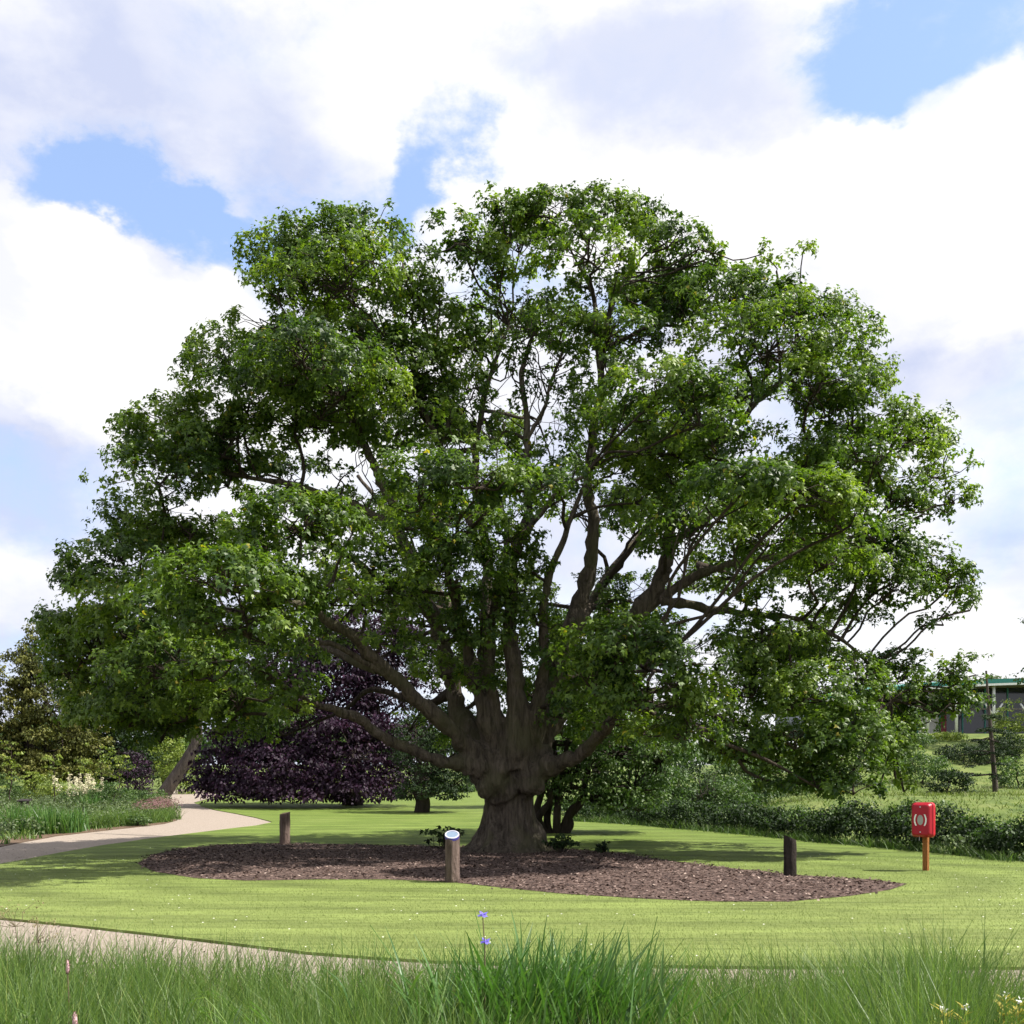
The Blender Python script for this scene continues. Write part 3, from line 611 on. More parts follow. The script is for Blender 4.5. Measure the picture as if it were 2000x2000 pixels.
def build_great_tree():
    rng = np.random.default_rng(21)
    base = G(1000, 1668)
    root = empty('spreading_tree', base, 'huge old spreading broadleaf tree with dome crown standing in the mulch bed', 'tree')
    limb_pts, limb_rad = [], []
    for L in LIMBS:
        p = np.array([tuple(P(a, b, TD + c)) for a, b, c, r in L]); r = np.array([q[3] * (.86 if q[3] < .3 else 1) for q in L])
        sp = smooth_path(p, 7); sr = np.interp(np.linspace(0, len(r) - 1, len(sp)), np.arange(len(r)), r)
        k = len(sp); wob = rng.normal(0, 1, (k, 3)); wob = np.apply_along_axis(lambda a: np.convolve(a, np.ones(3) / 3, 'same'), 0, wob)
        sp = sp + wob * np.minimum(.06, sr[:, None] * .4); sr = sr * (1 + .10 * rng.normal(0, 1, k) * (sr < .3))
        limb_pts.append(sp); limb_rad.append(sr)
    # trunk: fluted column with buttress roots, fused with the stubs of the main limbs
    zs = np.array([-.25, 0, .12, .28, .5, .8, 1.2, 1.6, 2.0, 2.35, 2.6]); rr = np.array([1.15, 1.02, .9, .82, .75, .69, .66, .68, .75, .70, .45])
    ns = 64; V = []; F = []
    for z, r in zip(zs, rr):
        for i in range(ns):
            t = 2 * math.pi * i / ns
            fl = math.exp(-max(z, 0) * 1.7)
            butt = sum(a * max(0, math.cos(t - c)) ** p for a, c, p in [(.55, math.pi * 1.02, 6), (.30, -.25, 8), (.30, -1.35, 14), (.24, -1.95, 14), (.26, -2.55, 12), (.3, .9, 8), (.3, 2.2, 8)])
            gro = .07 * math.sin(5 * t + 1.2 * z) + .05 * math.sin(11 * t + .5 + .4 * z)
            rad = r * (1 + gro) * .93 + butt * fl * 1.0
            V.append((base.x + rad * math.cos(t) - .05 * z, base.y + rad * math.sin(t), base.z + z))
    for j in range(len(zs) - 1):
        for i in range(ns): F.append((j * ns + i, j * ns + (i + 1) % ns, (j + 1) * ns + (i + 1) % ns, (j + 1) * ns + i))
    F.append(tuple(range(ns))[::-1]); F.append(tuple((len(zs) - 1) * ns + i for i in range(ns)))
    b = MB(); b.add(V, F)
    for i, (p, r) in enumerate(zip(limb_pts, limb_rad)):
        if i < 8 or 17 <= i <= 21: b.tube(p[:16], r[:16], 14)
    # knobs and burrs
    for (px, py, dd, r) in [(1042, 1530, -.45, .28), (948, 1540, -.4, .24), (1060, 1470, -.2, .25), (915, 1500, -.5, .2), (985, 1500, -.5, .22)]:
        c = P(px, py, TD + dd); n = 12
        sv = []; 
        for j in range(1, 6):
            ph = math.pi * j / 6
            sv += [(c.x + r * math.sin(ph) * math.cos(a), c.y + r * math.sin(ph) * math.sin(a), c.z + r * 1.15 * math.cos(ph)) for a in np.linspace(0, 6.2832, n, endpoint=False)]
        sf = [(j * n + i, (j + 1) * n + i, (j + 1) * n + (i + 1) % n, j * n + (i + 1) % n) for j in range(4) for i in range(n)] + [tuple(range(n)), tuple(range(4 * n, 5 * n))[::-1]]
        b.add(sv, sf)
    tmp = b.build('trunk_tmp', None, root)
    md = tmp.modifiers.new('r', 'REMESH'); md.mode = 'VOXEL'; md.voxel_size = .06
    dg = bpy.context.evaluated_depsgraph_get(); me = bpy.data.meshes.new_from_object(tmp.evaluated_get(dg)); bpy.data.objects.remove(tmp)
    n = len(me.vertices); co = np.zeros(n * 3, np.float32); me.vertices.foreach_get('co', co); co = co.reshape(-1, 3)
    no = np.zeros(n * 3, np.float32); me.vertices.foreach_get('normal', no); no = no.reshape(-1, 3)
    dsp = np.array([.075 * mnoise.noise(Vector((c[0] * 2.6, c[1] * 2.6, c[2] * 1.0))) + .10 * mnoise.noise(Vector((c[0] * 5.5, c[1] * 5.5, c[2] * .9 + 5))) + .035 * mnoise.noise(Vector((c[0] * 13, c[1] * 13, c[2] * 5))) for c in co])
    amt = sstep(4.5, 1.5, co[:, 2]) * .75 + .25
    co = co + no * (dsp * amt)[:, None]
    me.vertices.foreach_set('co', co.astype(np.float32).ravel()); me.update()
    me.polygons.foreach_set('use_smooth', np.ones(len(me.polygons), bool)); me.name = 'trunk'
    link('trunk', me, M['bark'], root)
    for i, (p, r) in enumerate(zip(limb_pts, limb_rad)):
        s = 14 if (i < 8 or 17 <= i <= 21) else 0
        v, f = tubes([(p[s:], r[s:])], 12); obj('limb', v, f, M['bark'], root, True)
    # foliage: tufts on umbrella-shaped boughs
    lp = np.concatenate([p[3:] for p in limb_pts]); lr = np.concatenate([r[3:] for r in limb_rad])
    gaps = np.array(GAPS, float) * S32
    puffs = []
    for x, y, rx, ry, dd, k in PUFFS:
        if dd < -2: dd = -2 + (dd + 2) * 1.5
        d = TD + dd; c = np.array(P(x * S32, y * S32, d)); s = S32 / FPX * d
        puffs.append((c, rx * s, .85 * rx * s, ry * s, k))
    # the far side of the crown
    prof_z = [3, 6, 8, 10.4, 13, 15.4, 17]; prof_r = [10.5, 11.8, 11.6, 10.6, 8.6, 6.6, 3.5]
    for z in (4.0, 6.2, 8.4, 10.8, 13.0, 15.2):
        R = np.interp(z, prof_z, prof_r); m = int(R * 1.0)
        for j in range(m):
            a = math.radians(8) + (j + .5 + rng.uniform(-.3, .3)) / m * math.radians(164)
            rad = R * rng.uniform(.72, .95); c = np.array([rad * math.cos(a), TD + .72 * rad * math.sin(a), z + rng.uniform(-.6, .6)])
            puffs.append((c, rng.uniform(1.2, 1.9), rng.uniform(1.2, 1.8), rng.uniform(.6, .9), .8))
    # looser sprays between neighbouring boughs join them into sheets
    cs = np.array([q[0] for q in puffs]); fill = []
    for i in range(len(cs)):
        dist = np.linalg.norm((cs - cs[i]) * np.array([1, 1, 1.5]), axis=1)
        for j in np.argsort(dist)[1:3]:
            if j > i and 1.1 < dist[j] < 3.2:
                m = (cs[i] + cs[j]) / 2 + rng.normal(0, .15, 3); a, b2 = puffs[i], puffs[j]
                mx, my = project(m[None]); mx, my = mx[0] / S32, my[0] / S32
                if (830 < mx < 1170 and 480 < my < 880) or (my > 1150 and 560 < mx < 1120): continue
                fill.append((m, .42 * (a[1] + b2[1]), .42 * (a[2] + b2[2]), .45 * (a[3] + b2[3]), .501))
    puffs = puffs + fill
    cen, axes, tw, hubs = [], [], [], []
    for c, rx, rd, rz, k in puffs:
        area = math.pi * (rx * rd + rx * rz); n = max(18, int(36 * k * area)); rx, rd, rz = rx * 1.1, rd * 1.1, rz * .92; c = c + np.array([0, 0, .08 * rz])
        th = rng.uniform(0, 2 * math.pi, n); z = rng.uniform(-.16, 1, n); h = np.sqrt(1 - z * z)
        dv = np.stack([h * np.cos(th), h * np.sin(th), z], 1); R = np.array([rx, rd, rz])
        w0 = c + dv * R
        f = np.array([1 + .30 * mnoise.noise(Vector(p) * .85) + .22 * mnoise.noise(Vector(p) * 2.3) for p in w0])
        f = np.clip(f, .6, 1.22) * np.where(rng.random(n) < .05, rng.uniform(1.06, 1.22, n), 1)
        s = c + dv * R * (f * np.where(rng.random(n) < .8, rng.uniform(.8, 1.0, n), rng.uniform(.4, .8, n)))[:, None]
        s[:, 2] -= .45 * rz * h ** 3 * rng.uniform(.2, 1.6, n)
        hole = np.array([mnoise.noise(Vector(p) * 1.25 + Vector((7, 3, 1))) for p in s])
        px, py = project(s)
        bad = hole + .45 * np.array([mnoise.noise(Vector(p) * 3.3) for p in s]) < -.05
        for gx, gy, ga, gb in gaps: bad |= ((px - gx) / (ga + 4)) ** 2 + ((py - gy) / (gb + 4)) ** 2 < rng.uniform(.75, 1.15, n)
        ax = unit(unit(dv / R) + np.array([0, 0, .55])); s = s[~bad]; ax = ax[~bad]; n = len(s)
        if n == 0: continue
        cen.append(s); axes.append(ax)
        # branch from the nearest lower limb to the bough, then twigs to each tuft
        hub = c - np.array([0, 0, .55 * rz])
        filler = k == .501 and len(hubs) > 5
        dist = np.linalg.norm(lp - hub, axis=1) + (2.2 if hub[2] > 6.5 else .25) * np.maximum(0, lp[:, 2] - hub[2] + .3) + 2.5 * np.maximum(0, 3.6 - lp[:, 2]) + .9 * np.maximum(0, np.hypot(lp[:, 0], lp[:, 1] - TD) - np.hypot(hub[0], hub[1] - TD))
        i = int(np.argmin(dist)); L = np.linalg.norm(lp[i] - hub)
        r0 = min(lr[i] * .75, .035 + .018 * L); kk = max(5, int(L * 2.2) + 3)
        start = lp[i]
        if filler: start = hubs[int(np.argmin(np.linalg.norm(np.array(hubs) - hub, axis=1)))]; r0 = .03; kk = 8
        else: hubs.append(hub)
        path = smooth_path(wiggle(start, hub, 5, .045, rng, .06), max(2, kk // 4)); kk = len(path)
        tw.append((path, np.linspace(r0, .014 if (filler or k < .6) else .026, kk), 6))
        for sc in s[:: 14]:
            j = rng.integers(max(0, kk - 4), kk); a = path[j] if rng.random() < .45 else hub
            pth = wiggle(a, sc, 5, .09, rng, .05); tw.append((pth, np.linspace(.022, .006, 5), 4))
            near = s[rng.integers(0, n, 2)]
            for e in near:
                if np.linalg.norm(e - pth[2]) < 1.3: tw.append((wiggle(pth[2], e, 4, .1, rng), np.linspace(.010, .004, 4), 3))
    # sinuous bare shoots that fork through the open heart of the crown
    cand = np.where((lr < .13) & (lp[:, 2] > 8.2) & (lp[:, 2] < 14.2) & (np.abs(lp[:, 0]) < 6))[0]
    for _ in range(120):
        a = lp[rng.choice(cand)]; up_ = rng.uniform(.5, 2.0)
        e = a + np.array([np.clip(rng.normal(0, .8), -1.5, 1.5), rng.normal(0, .6), min(up_, 15.6 - a[2])])
        p = smooth_path(wiggle(a, e, 5, .07, rng), 3); r0 = rng.uniform(.018, .034)
        tw.append((p, np.linspace(r0, .007, len(p)), 4))
        for _f in range(2):
            q = p[rng.integers(3, len(p) - 2)]; e2 = q + np.array([np.clip(rng.normal(0, .45), -.9, .9), rng.normal(0, .3), rng.uniform(.15, .8)])
            p2 = smooth_path(wiggle(q, e2, 4, .08, rng), 2); tw.append((p2, np.linspace(r0 * .55, .005, len(p2)), 4))
            if rng.random() < .5:
                t3 = np.concatenate([e2 + rng.normal(0, .14, (5, 3)), e + rng.normal(0, .14, (3, 3))]); cen.append(t3); axes.append(unit(rng.normal(0, .4, (8, 3)) + np.array([0, 0, 1])))
    cen = np.concatenate(cen); axes = np.concatenate(axes)
    for sides, nm in ((6, 'branches'), (4, 'twigs')):
        sel = [(p, r) for p, r, k in tw if (k == 6) == (sides == 6)]
        v, f = tubes(sel, sides if sides == 6 else 3); o = obj(nm, v, f, M['twig'], root, True); o['kind'] = 'stuff'
    # every shoot ends in a rosette of drooping leaves
    per = 11; m = len(cen); n = m * per; c = np.repeat(cen, per, 0); ax = np.repeat(axes, per, 0)
    u = unit(np.cross(ax, rng.normal(0, 1, (n, 3)))); pos = c + u * rng.uniform(.01, .13, n)[:, None] + ax * rng.normal(0, .06, n)[:, None]
    tip = u + ax * rng.uniform(-.1, .35, n)[:, None] + np.array([0, 0, -.75]) * rng.uniform(.2, 1.2, n)[:, None]
    nrm = unit(ax * .9 + u * .35 + rng.normal(0, .33, (n, 3)))
    patch = np.array([mnoise.noise(Vector(p) * .55) for p in cen])
    tint = np.clip(np.repeat(.46 + .6 * patch + rng.normal(0, .16, m), per) + rng.normal(0, .12, n), 0, 1)
    data = (pos, nrm, tip, .13 * rng.uniform(.55, 1.25, n), tint)
    # sun-bleached yellowing leaves here and there
    data[4][:] = np.clip(data[4] * .95, 0, .93); yl = rng.random(len(data[4])) < .006; data[4][yl] = 1.0
    leaf_object('crown', data, M['leaf'], root, 'maple')
    print('tufts', len(cen), 'leaves', len(data[0]), 'puffs', len(puffs), 'twigs', len(tw))
build_great_tree()

# ------------------------------------------------------------------ other trees and shrubs
def shell_tufts(env, dens, rng, low=-.6):
    """env: list of (centre, (rx, ry, rz)); tufts over the skin and some way into each lobe"""
    out = []
    for c, r in env:
        r = np.array(r, float); a = math.pi * (r[0] * r[1] + r[0] * r[2]); n = max(6, int(a * dens))
        th = rng.uniform(0, 2 * math.pi, n); z = rng.uniform(low, 1, n); h = np.sqrt(1 - z * z)
        lump = np.array([1 + .22 * mnoise.noise(Vector((math.cos(t) * 2.2, math.sin(t) * 2.2, q * 2.2)) + Vector(c)) for t, q in zip(th, z)])
        k = rng.uniform(.5, 1, n) ** .5 * lump
        out.append(np.array(c) + np.stack([h * np.cos(th), h * np.sin(th), z], 1) * k[:, None] * r)
    return np.concatenate(out)

def px_env(lobes, d):
    e = []
    for q in lobes:
        x, y, rx, ry = q[:4]; dd = d + (q[4] if len(q) > 4 else 0); s = dd / FPX
        e.append((tuple(P(x, y, dd)), (rx * s, .9 * rx * s, ry * s)))
    return e

def plant(name, label, cat, base, env, mat, rng, dens=2.2, tr=.45, per=40, ls=.14, shape='kite', stems=None, bark='darkbark', group=None, droop=.5, part='crown', flat=.65, low=-.6, jit=.5, up=.5):
    root = empty(name, base, label, cat, group)
    cen = shell_tufts(env, dens * 2.1, rng, low)
    g = terrain(cen[:, 0], cen[:, 1]); cen[:, 2] = np.maximum(cen[:, 2], g + .12)
    if stems:
        v, f = tubes([(smooth_path(p, 5), np.interp(np.linspace(0, 1, (len(p) - 1) * 5 + 1), np.linspace(0, 1, len(r)), r)) for p, r in stems], 8)
        obj('trunk' if part == 'crown' else 'stem', v, f, M[bark], root, True)
    tw = []
    for c, r in env:
        hub = np.array(c) - np.array([0, 0, .3 * r[2]])
        near = cen[np.linalg.norm((cen - np.array(c)) / np.array(r), axis=1) < 1.3]
        for e in near[:: max(1, len(near) // 26)]: tw.append((wiggle(hub, e, 4, .07, rng), np.linspace(.035 if part == 'crown' else .012, .006, 4)))
        if stems and part == 'crown': tw.append((wiggle(stems[0][0][-1], hub, 5, .05, rng), np.linspace(.12, .05, 5)))
    if tw and part == 'crown':
        v, f = tubes(tw, 4); obj('branches', v, f, M[bark], root)['kind'] = 'stuff'
    data = clump_leaves(cen, rng.uniform(.7, 1.2, len(cen)) * tr, per, ls, rng, flat, droop, jit, -.4, up)
    leaf_object(part, data, M[mat], root, shape)
    return root

def upright(base, top, r0, r1, k=4, amp=.04, rng=RNG):
    return (wiggle(np.array(base) - np.array([0, 0, .15]), top, k, amp, rng), np.linspace(r0, r1, k))

def build_background():
    rng = np.random.default_rng(33)
    # copper beech
    b = G(690, 1574)
    env = px_env([(600, 1420, 150, 100), (660, 1310, 105, 70), (480, 1465, 95, 62), (430, 1505, 55, 45, -1), (760, 1400, 80, 110), (720, 1270, 80, 45), (560, 1500, 110, 45, -3), (690, 1460, 110, 70, -3), (790, 1480, 60, 55), (440, 1535, 60, 26, -2), (540, 1540, 90, 24, -3), (650, 1525, 80, 30, -3), (760, 1515, 80, 40, -2), (610, 1360, 150, 90), (720, 1235, 110, 45), (810, 1310, 60, 80), (560, 1300, 80, 50), (480, 1550, 80, 20, -3), (600, 1552, 100, 20, -4), (720, 1545, 90, 26, -4), (400, 1530, 40, 28, -1)], b.y)
    plant('copper_beech_tree', 'dark purple leaved weeping beech behind the great tree, skirts near the grass', 'tree', b, env, 'purple', rng, 1.35, .62, 31, .205, 'kite', [upright(b, P(690, 1450, b.y), .65, .4)], droop=.9)
    # small dark yew with thick stem
    b = G(823, 1588)
    env = px_env([(850, 1490, 75, 60), (900, 1440, 60, 70), (810, 1450, 45, 60), (880, 1530, 55, 30), (840, 1545, 70, 26, -.5)], b.y)
    plant('yew_tree', 'small dark green yew on a thick black stem beside the purple beech', 'tree', b, env, 'dark', rng, 2.4, .42, 44, .12, 'kite', [upright(b, P(825, 1500, b.y), .42, .3)], droop=.7)
    # many stemmed grey-green shrub tree right behind the trunk
    b = G(1076, 1629); d = b.y
    env = px_env([(1120, 1500, 85, 55), (1200, 1450, 90, 80), (1060, 1400, 80, 90), (1150, 1340, 100, 80), (1240, 1530, 70, 45), (1000, 1460, 50, 70), (1110, 1260, 80, 60), (1290, 1470, 60, 60), (1150, 1550, 80, 40), (1230, 1565, 70, 38), (1045, 1530, 45, 45)], d)
    st = [upright((b.x + o, b.y, b.z), P(x, y, d + e), .16, .07, 5, .05, rng) for o, x, y, e in [(-.3, 1030, 1450, 0), (0, 1075, 1420, .5), (.2, 1110, 1440, -.4), (.3, 1160, 1480, .2), (-.1, 1060, 1500, -.6), (.35, 1140, 1560, -.3)]]
    plant('many_stemmed_tree', 'grey green many stemmed shrub tree with arching low branch, behind the great trunk', 'tree', b, env, 'mid', rng, 2.3, .40, 42, .13, 'kite', st, droop=.6)
    # pale willow whose top shows between the limbs
    b = Vector((4.8, 56, gz(4.8, 56)))
    env = px_env([(1165, 1215, 75, 60), (1130, 1290, 90, 70), (1210, 1290, 80, 70), (1160, 1380, 110, 80)], 56)
    plant('pale_willow_tree', 'pale grey green willow showing between the great tree\'s right limbs', 'tree', b, env, 'pale', rng, .9, .65, 32, .22, 'kite', [upright(b, (4.8, 56, b.z + 5), .3, .2)], droop=.8)
    # left: olive brown conifer, dark evergreens, leaning tree
    d = 80; b = Vector(((60 - 1000) / FPX * d, d, gz((60 - 1000) / FPX * d, d)))
    env = px_env([(85, 1290, 45, 60), (40, 1330, 60, 60), (100, 1370, 70, 70), (20, 1400, 70, 70), (90, 1450, 90, 60), (10, 1480, 80, 50), (150, 1420, 60, 70), (60, 1500, 100, 35), (150, 1500, 60, 35), (70, 1250, 22, 30), (-70, 1420, 70, 90)], d)
    plant('conifer_tree', 'olive brown feathery conifer rising behind the flower border', 'tree', b, env, 'olive', rng, 1.0, .6, 44, .24, 'kite', [upright(b, P(60, 1300, d), .5, .2)], droop=1.3)
    for (x, lob, d, lab) in [(215, [(200, 1400, 80, 80), (250, 1330, 80, 70), (160, 1470, 70, 50), (240, 1470, 70, 60), (180, 1510, 80, 30), (260, 1500, 60, 35)], 86, 'dark evergreen between the olive conifer and the leaning trunk'),
                             (330, [(330, 1380, 80, 60), (300, 1310, 70, 60), (400, 1330, 80, 70), (290, 1440, 60, 45)], 96, 'dark evergreen rising behind the leaning trunk')]:
        b = Vector(((x - 1000) / FPX * d, d, gz((x - 1000) / FPX * d, d)))
        plant('evergreen_tree', lab, 'tree', b, px_env(lob, d), 'dark', rng, .8, .8, 36, .28, 'kite', [upright(b, P(x, 1430, d), .5, .3)])
    d = 68; b = Vector(((338 - 1000) / FPX * d, d, gz((338 - 1000) / FPX * d, d)))
    st = (np.array([tuple(P(322, 1548, d)), tuple(P(345, 1515, d)), tuple(P(368, 1480, d)), tuple(P(384, 1445, d)), tuple(P(384, 1405, d)), tuple(P(372, 1360, d))]), np.array([.5, .46, .42, .37, .32, .25]))
    plant('leaning_tree', 'grey trunk leaning to the right at the far bend of the garden path', 'tree', b, px_env([(380, 1340, 70, 40), (430, 1310, 60, 45), (330, 1300, 60, 40)], d), 'dark', rng, 1.4, .6, 40, .2, 'kite', [st], 'greybark')
    def bush(name, lab, x, y, rx, ry, d, mat, dens=2.2, tr=.35, per=36, ls=.12, shape='kite', **kw):
        gx = (x - 1000) / FPX * d; b = Vector((gx, d, gz(gx, d)))
        s = d / FPX; top = CAM_H - (y - ry - HOR) * s; h = max(.25, top - b.z)
        lob = [((gx + rng.normal(0, .25) * rx * s, d + rng.normal(0, .2) * rx * s, b.z + h * q), (rx * s * w, rx * s * w * .9, h * .42)) for q, w in ((.32, .95), (.55, .8), (.45, .6))]
        return plant(name, lab, 'shrub', b, lob, mat, rng, dens, tr, per, ls, shape, [upright(b, (gx + .1, d, b.z + h * .5), .05, .03)], 'twig', part='foliage', low=-.9, **kw)
    bush('leafy_bush', 'bright green bush behind the leaning trunk by the path bend', 350, 1480, 45, 45, 82, 'lime', 1.6, .5, 40, .16)
    bush('twiggy_bush', 'dull purplish twiggy bush left of the leaning trunk', 262, 1505, 40, 40, 62, 'purple', 2, .4, 30, .13)
    bush('leafy_bush', 'yellow green bush seen under the purple beech\'s skirt', 640, 1545, 70, 22, 96, 'lime', 1.6, .5, 36, .16)
    bush('leafy_bush', 'yellow green bush seen between purple beech and yew stems', 760, 1545, 60, 25, 96, 'lime', 1.6, .5, 36, .16)
    bush('leafy_bush', 'green bush in the distance between yew and great trunk', 900, 1560, 55, 25, 88, 'mid', 1.6, .5, 36, .16)
    # shrubs behind the lawn edge on the right
    bush('dark_thicket', 'black leaved bush with bare grey twigs beyond the lawn edge', 1345, 1540, 75, 60, 47, 'dark', 2.6, .4, 34, .12)
    bush('leafy_bush', 'rounded green bush right of the many stemmed tree', 1275, 1545, 75, 55, 45, 'mid', 3, .4, 40, .13)
    bush('leafy_bush', 'low green bush between great trunk and many stemmed tree\'s foot', 1150, 1585, 60, 28, 50, 'mid', 3, .4, 40, .13)
    bush('leafy_bush', 'green bush between black leaved bush and wide green bush', 1420, 1560, 60, 40, 46, 'mid', 3, .4, 40, .13)
    bush('leafy_bush', 'wide green bush behind the tree\'s drooping right boughs', 1470, 1530, 95, 75, 50, 'mid', 2.6, .45, 40, .14)
    bush('leafy_bush', 'dark green bush at the foot of the grassy bank', 1600, 1530, 80, 45, 56, 'dark', 1.6, .45, 40, .14)
    bw = []
    for k in range(26):
        a = np.array(P(rng.uniform(1310, 1390), 1590, 45.6)); e = np.array(P(rng.uniform(1280, 1420), rng.uniform(1490, 1560), 45.2)); bw.append((wiggle(a, e, 6, .06, rng), np.linspace(.03, .006, 6)))
    v, f = tubes(bw, 4); r = empty('bare_branches', P(1350, 1600, 45.6), 'bare grey twiggy branches in front of the black leaved bush', 'dead shrub'); obj('branch', v, f, M['greybark'], r)
    # woodland that closes the view
    labs = ['far woodland tree behind the olive conifer', 'far woodland tree behind the dark evergreens', 'far woodland tree behind the purple beech', 'far woodland tree behind the yew', 'far woodland tree behind the great trunk', 'far woodland tree behind the pale willow', 'far woodland tree beyond the wide green bush', 'far woodland tree left of the green roofed building', 'far woodland tree behind the green roofed building']
    for i, lab in enumerate(labs):
        d = 150 + 14 * (i % 3); x = -120 + i * 225; gx = (x - 1000) / FPX * d; z = gz(gx, d); h = rng.uniform(8, 11) - (3.5 if i > 6 else 0); b = Vector((gx, d, z))
        e = [((gx + rng.uniform(-4, 4), d + rng.uniform(-2, 2), z + h * rng.uniform(.35, .72)), (rng.uniform(5, 8), 4.5, h * .32)) for _ in range(5)]
        plant('woodland_tree', lab, 'tree', b, e, 'mid', rng, .3, 1.7, 26, .75, 'kite', [upright(b, (gx, d, z + h * .5), .4, .25)], group='far woodland trees')
    # tree at the right whose twigs reach into view, and trees over the building
    d = 72; gx = (2110 - 1000) / FPX * d; b = Vector((gx, d, gz(gx, d)))
    plant('birch_tree', 'tree with dull purple green leaves standing beyond the bank, right of the building', 'tree', b, px_env([(2110, 1180, 100, 60), (2100, 1300, 95, 55), (2160, 1240, 100, 90), (2150, 1380, 100, 70)], d), 'mid', rng, .8, .6, 26, .24, 'kite', [upright(b, (gx, d, b.z + 8), .35, .2)], droop=.9)
    d = 125; gx = (1925 - 1000) / FPX * d; b = Vector((gx, d, gz(gx, d)))
    plant('birch_tree', 'small round tree top showing over the green roof', 'tree', b, px_env([(1935, 1340, 24, 18), (1920, 1370, 40, 25)], d), 'pale', rng, 1.4, .7, 36, .3, 'kite', [upright(b, P(1930, 1370, d), .3, .2)])
    # young cedar with tiered dark branches on the bank
    b = G(1941, 1546); d = b.y
    root = empty('slim_sapling', b, 'slim leaning sapling with sparse dark side branches on the grassy bank', 'tree')
    tr = np.array([tuple(P(*q, d)) for q in [(1945, 1552), (1941, 1500), (1936, 1440), (1931, 1380), (1926, 1310)]])
    v, f = tubes([(smooth_path(tr, 4), np.linspace(.15, .05, 17))], 8); obj('trunk', v, f, M['greybark'], root, True)
    tips, bp = [], []
    for (y, l, r) in [(1512, -100, 12), (1490, -70, 20), (1470, -95, 18), (1446, -60, 30), (1425, -25, 22), (1398, -14, 12)]:
        for e in (l, r):
            for q in (-.8, .5):
                c = np.array(P(1938, y, d)); t = np.array(P(1938 + e * rng.uniform(.7, 1), y + rng.uniform(-4, 8), d + q)); p = wiggle(c, t, 5, .04, rng); bp.append((p, np.linspace(.04, .01, 5)))
                for s in np.linspace(.3, 1, 6): tips.append(c + (t - c) * s + rng.normal(0, .12, 3) * np.array([1, 1, .3]))
    v, f = tubes(bp, 4); obj('branches', v, f, M['darkbark'], root)['kind'] = 'stuff'
    leaf_object('crown', clump_leaves(np.array(tips), np.full(len(tips), .22), 24, .1, rng, .3, .2, .3), M['dark'], root, 'kite')
    # shrubs on the bank and round the building
    for (x, y, rx, ry, d, m, lab) in [(1800, 1500, 55, 38, 58, 'mid', 'rounded olive bush half way up the grassy bank'), (1850, 1520, 45, 20, 53, 'dark', 'low dark bush beside the slim leaning sapling'), (1975, 1405, 35, 45, 70, 'lime', 'yellow green shrub before the building\'s dark glazing'), (1985, 1500, 40, 25, 56, 'mid', 'low green bush right of the slim leaning sapling'), (1975, 1450, 50, 22, 66, 'dark', 'dark hedge bush below the yellow green shrub'), (1850, 1445, 45, 14, 76, 'lime', 'low yellow green bush at the foot of the white columns'), (1790, 1450, 40, 20, 72, 'mid', 'green bush left of the white columns'), (1880, 1470, 50, 18, 66, 'dark', 'dark low bush under the white columns'), (1720, 1490, 50, 45, 64, 'mid', 'green bush on the bank hidden by the hanging boughs')]:
        bush('bank_bush', lab, x, y, rx, ry, d, m, 2.0, .38, 36, .13)
build_background()

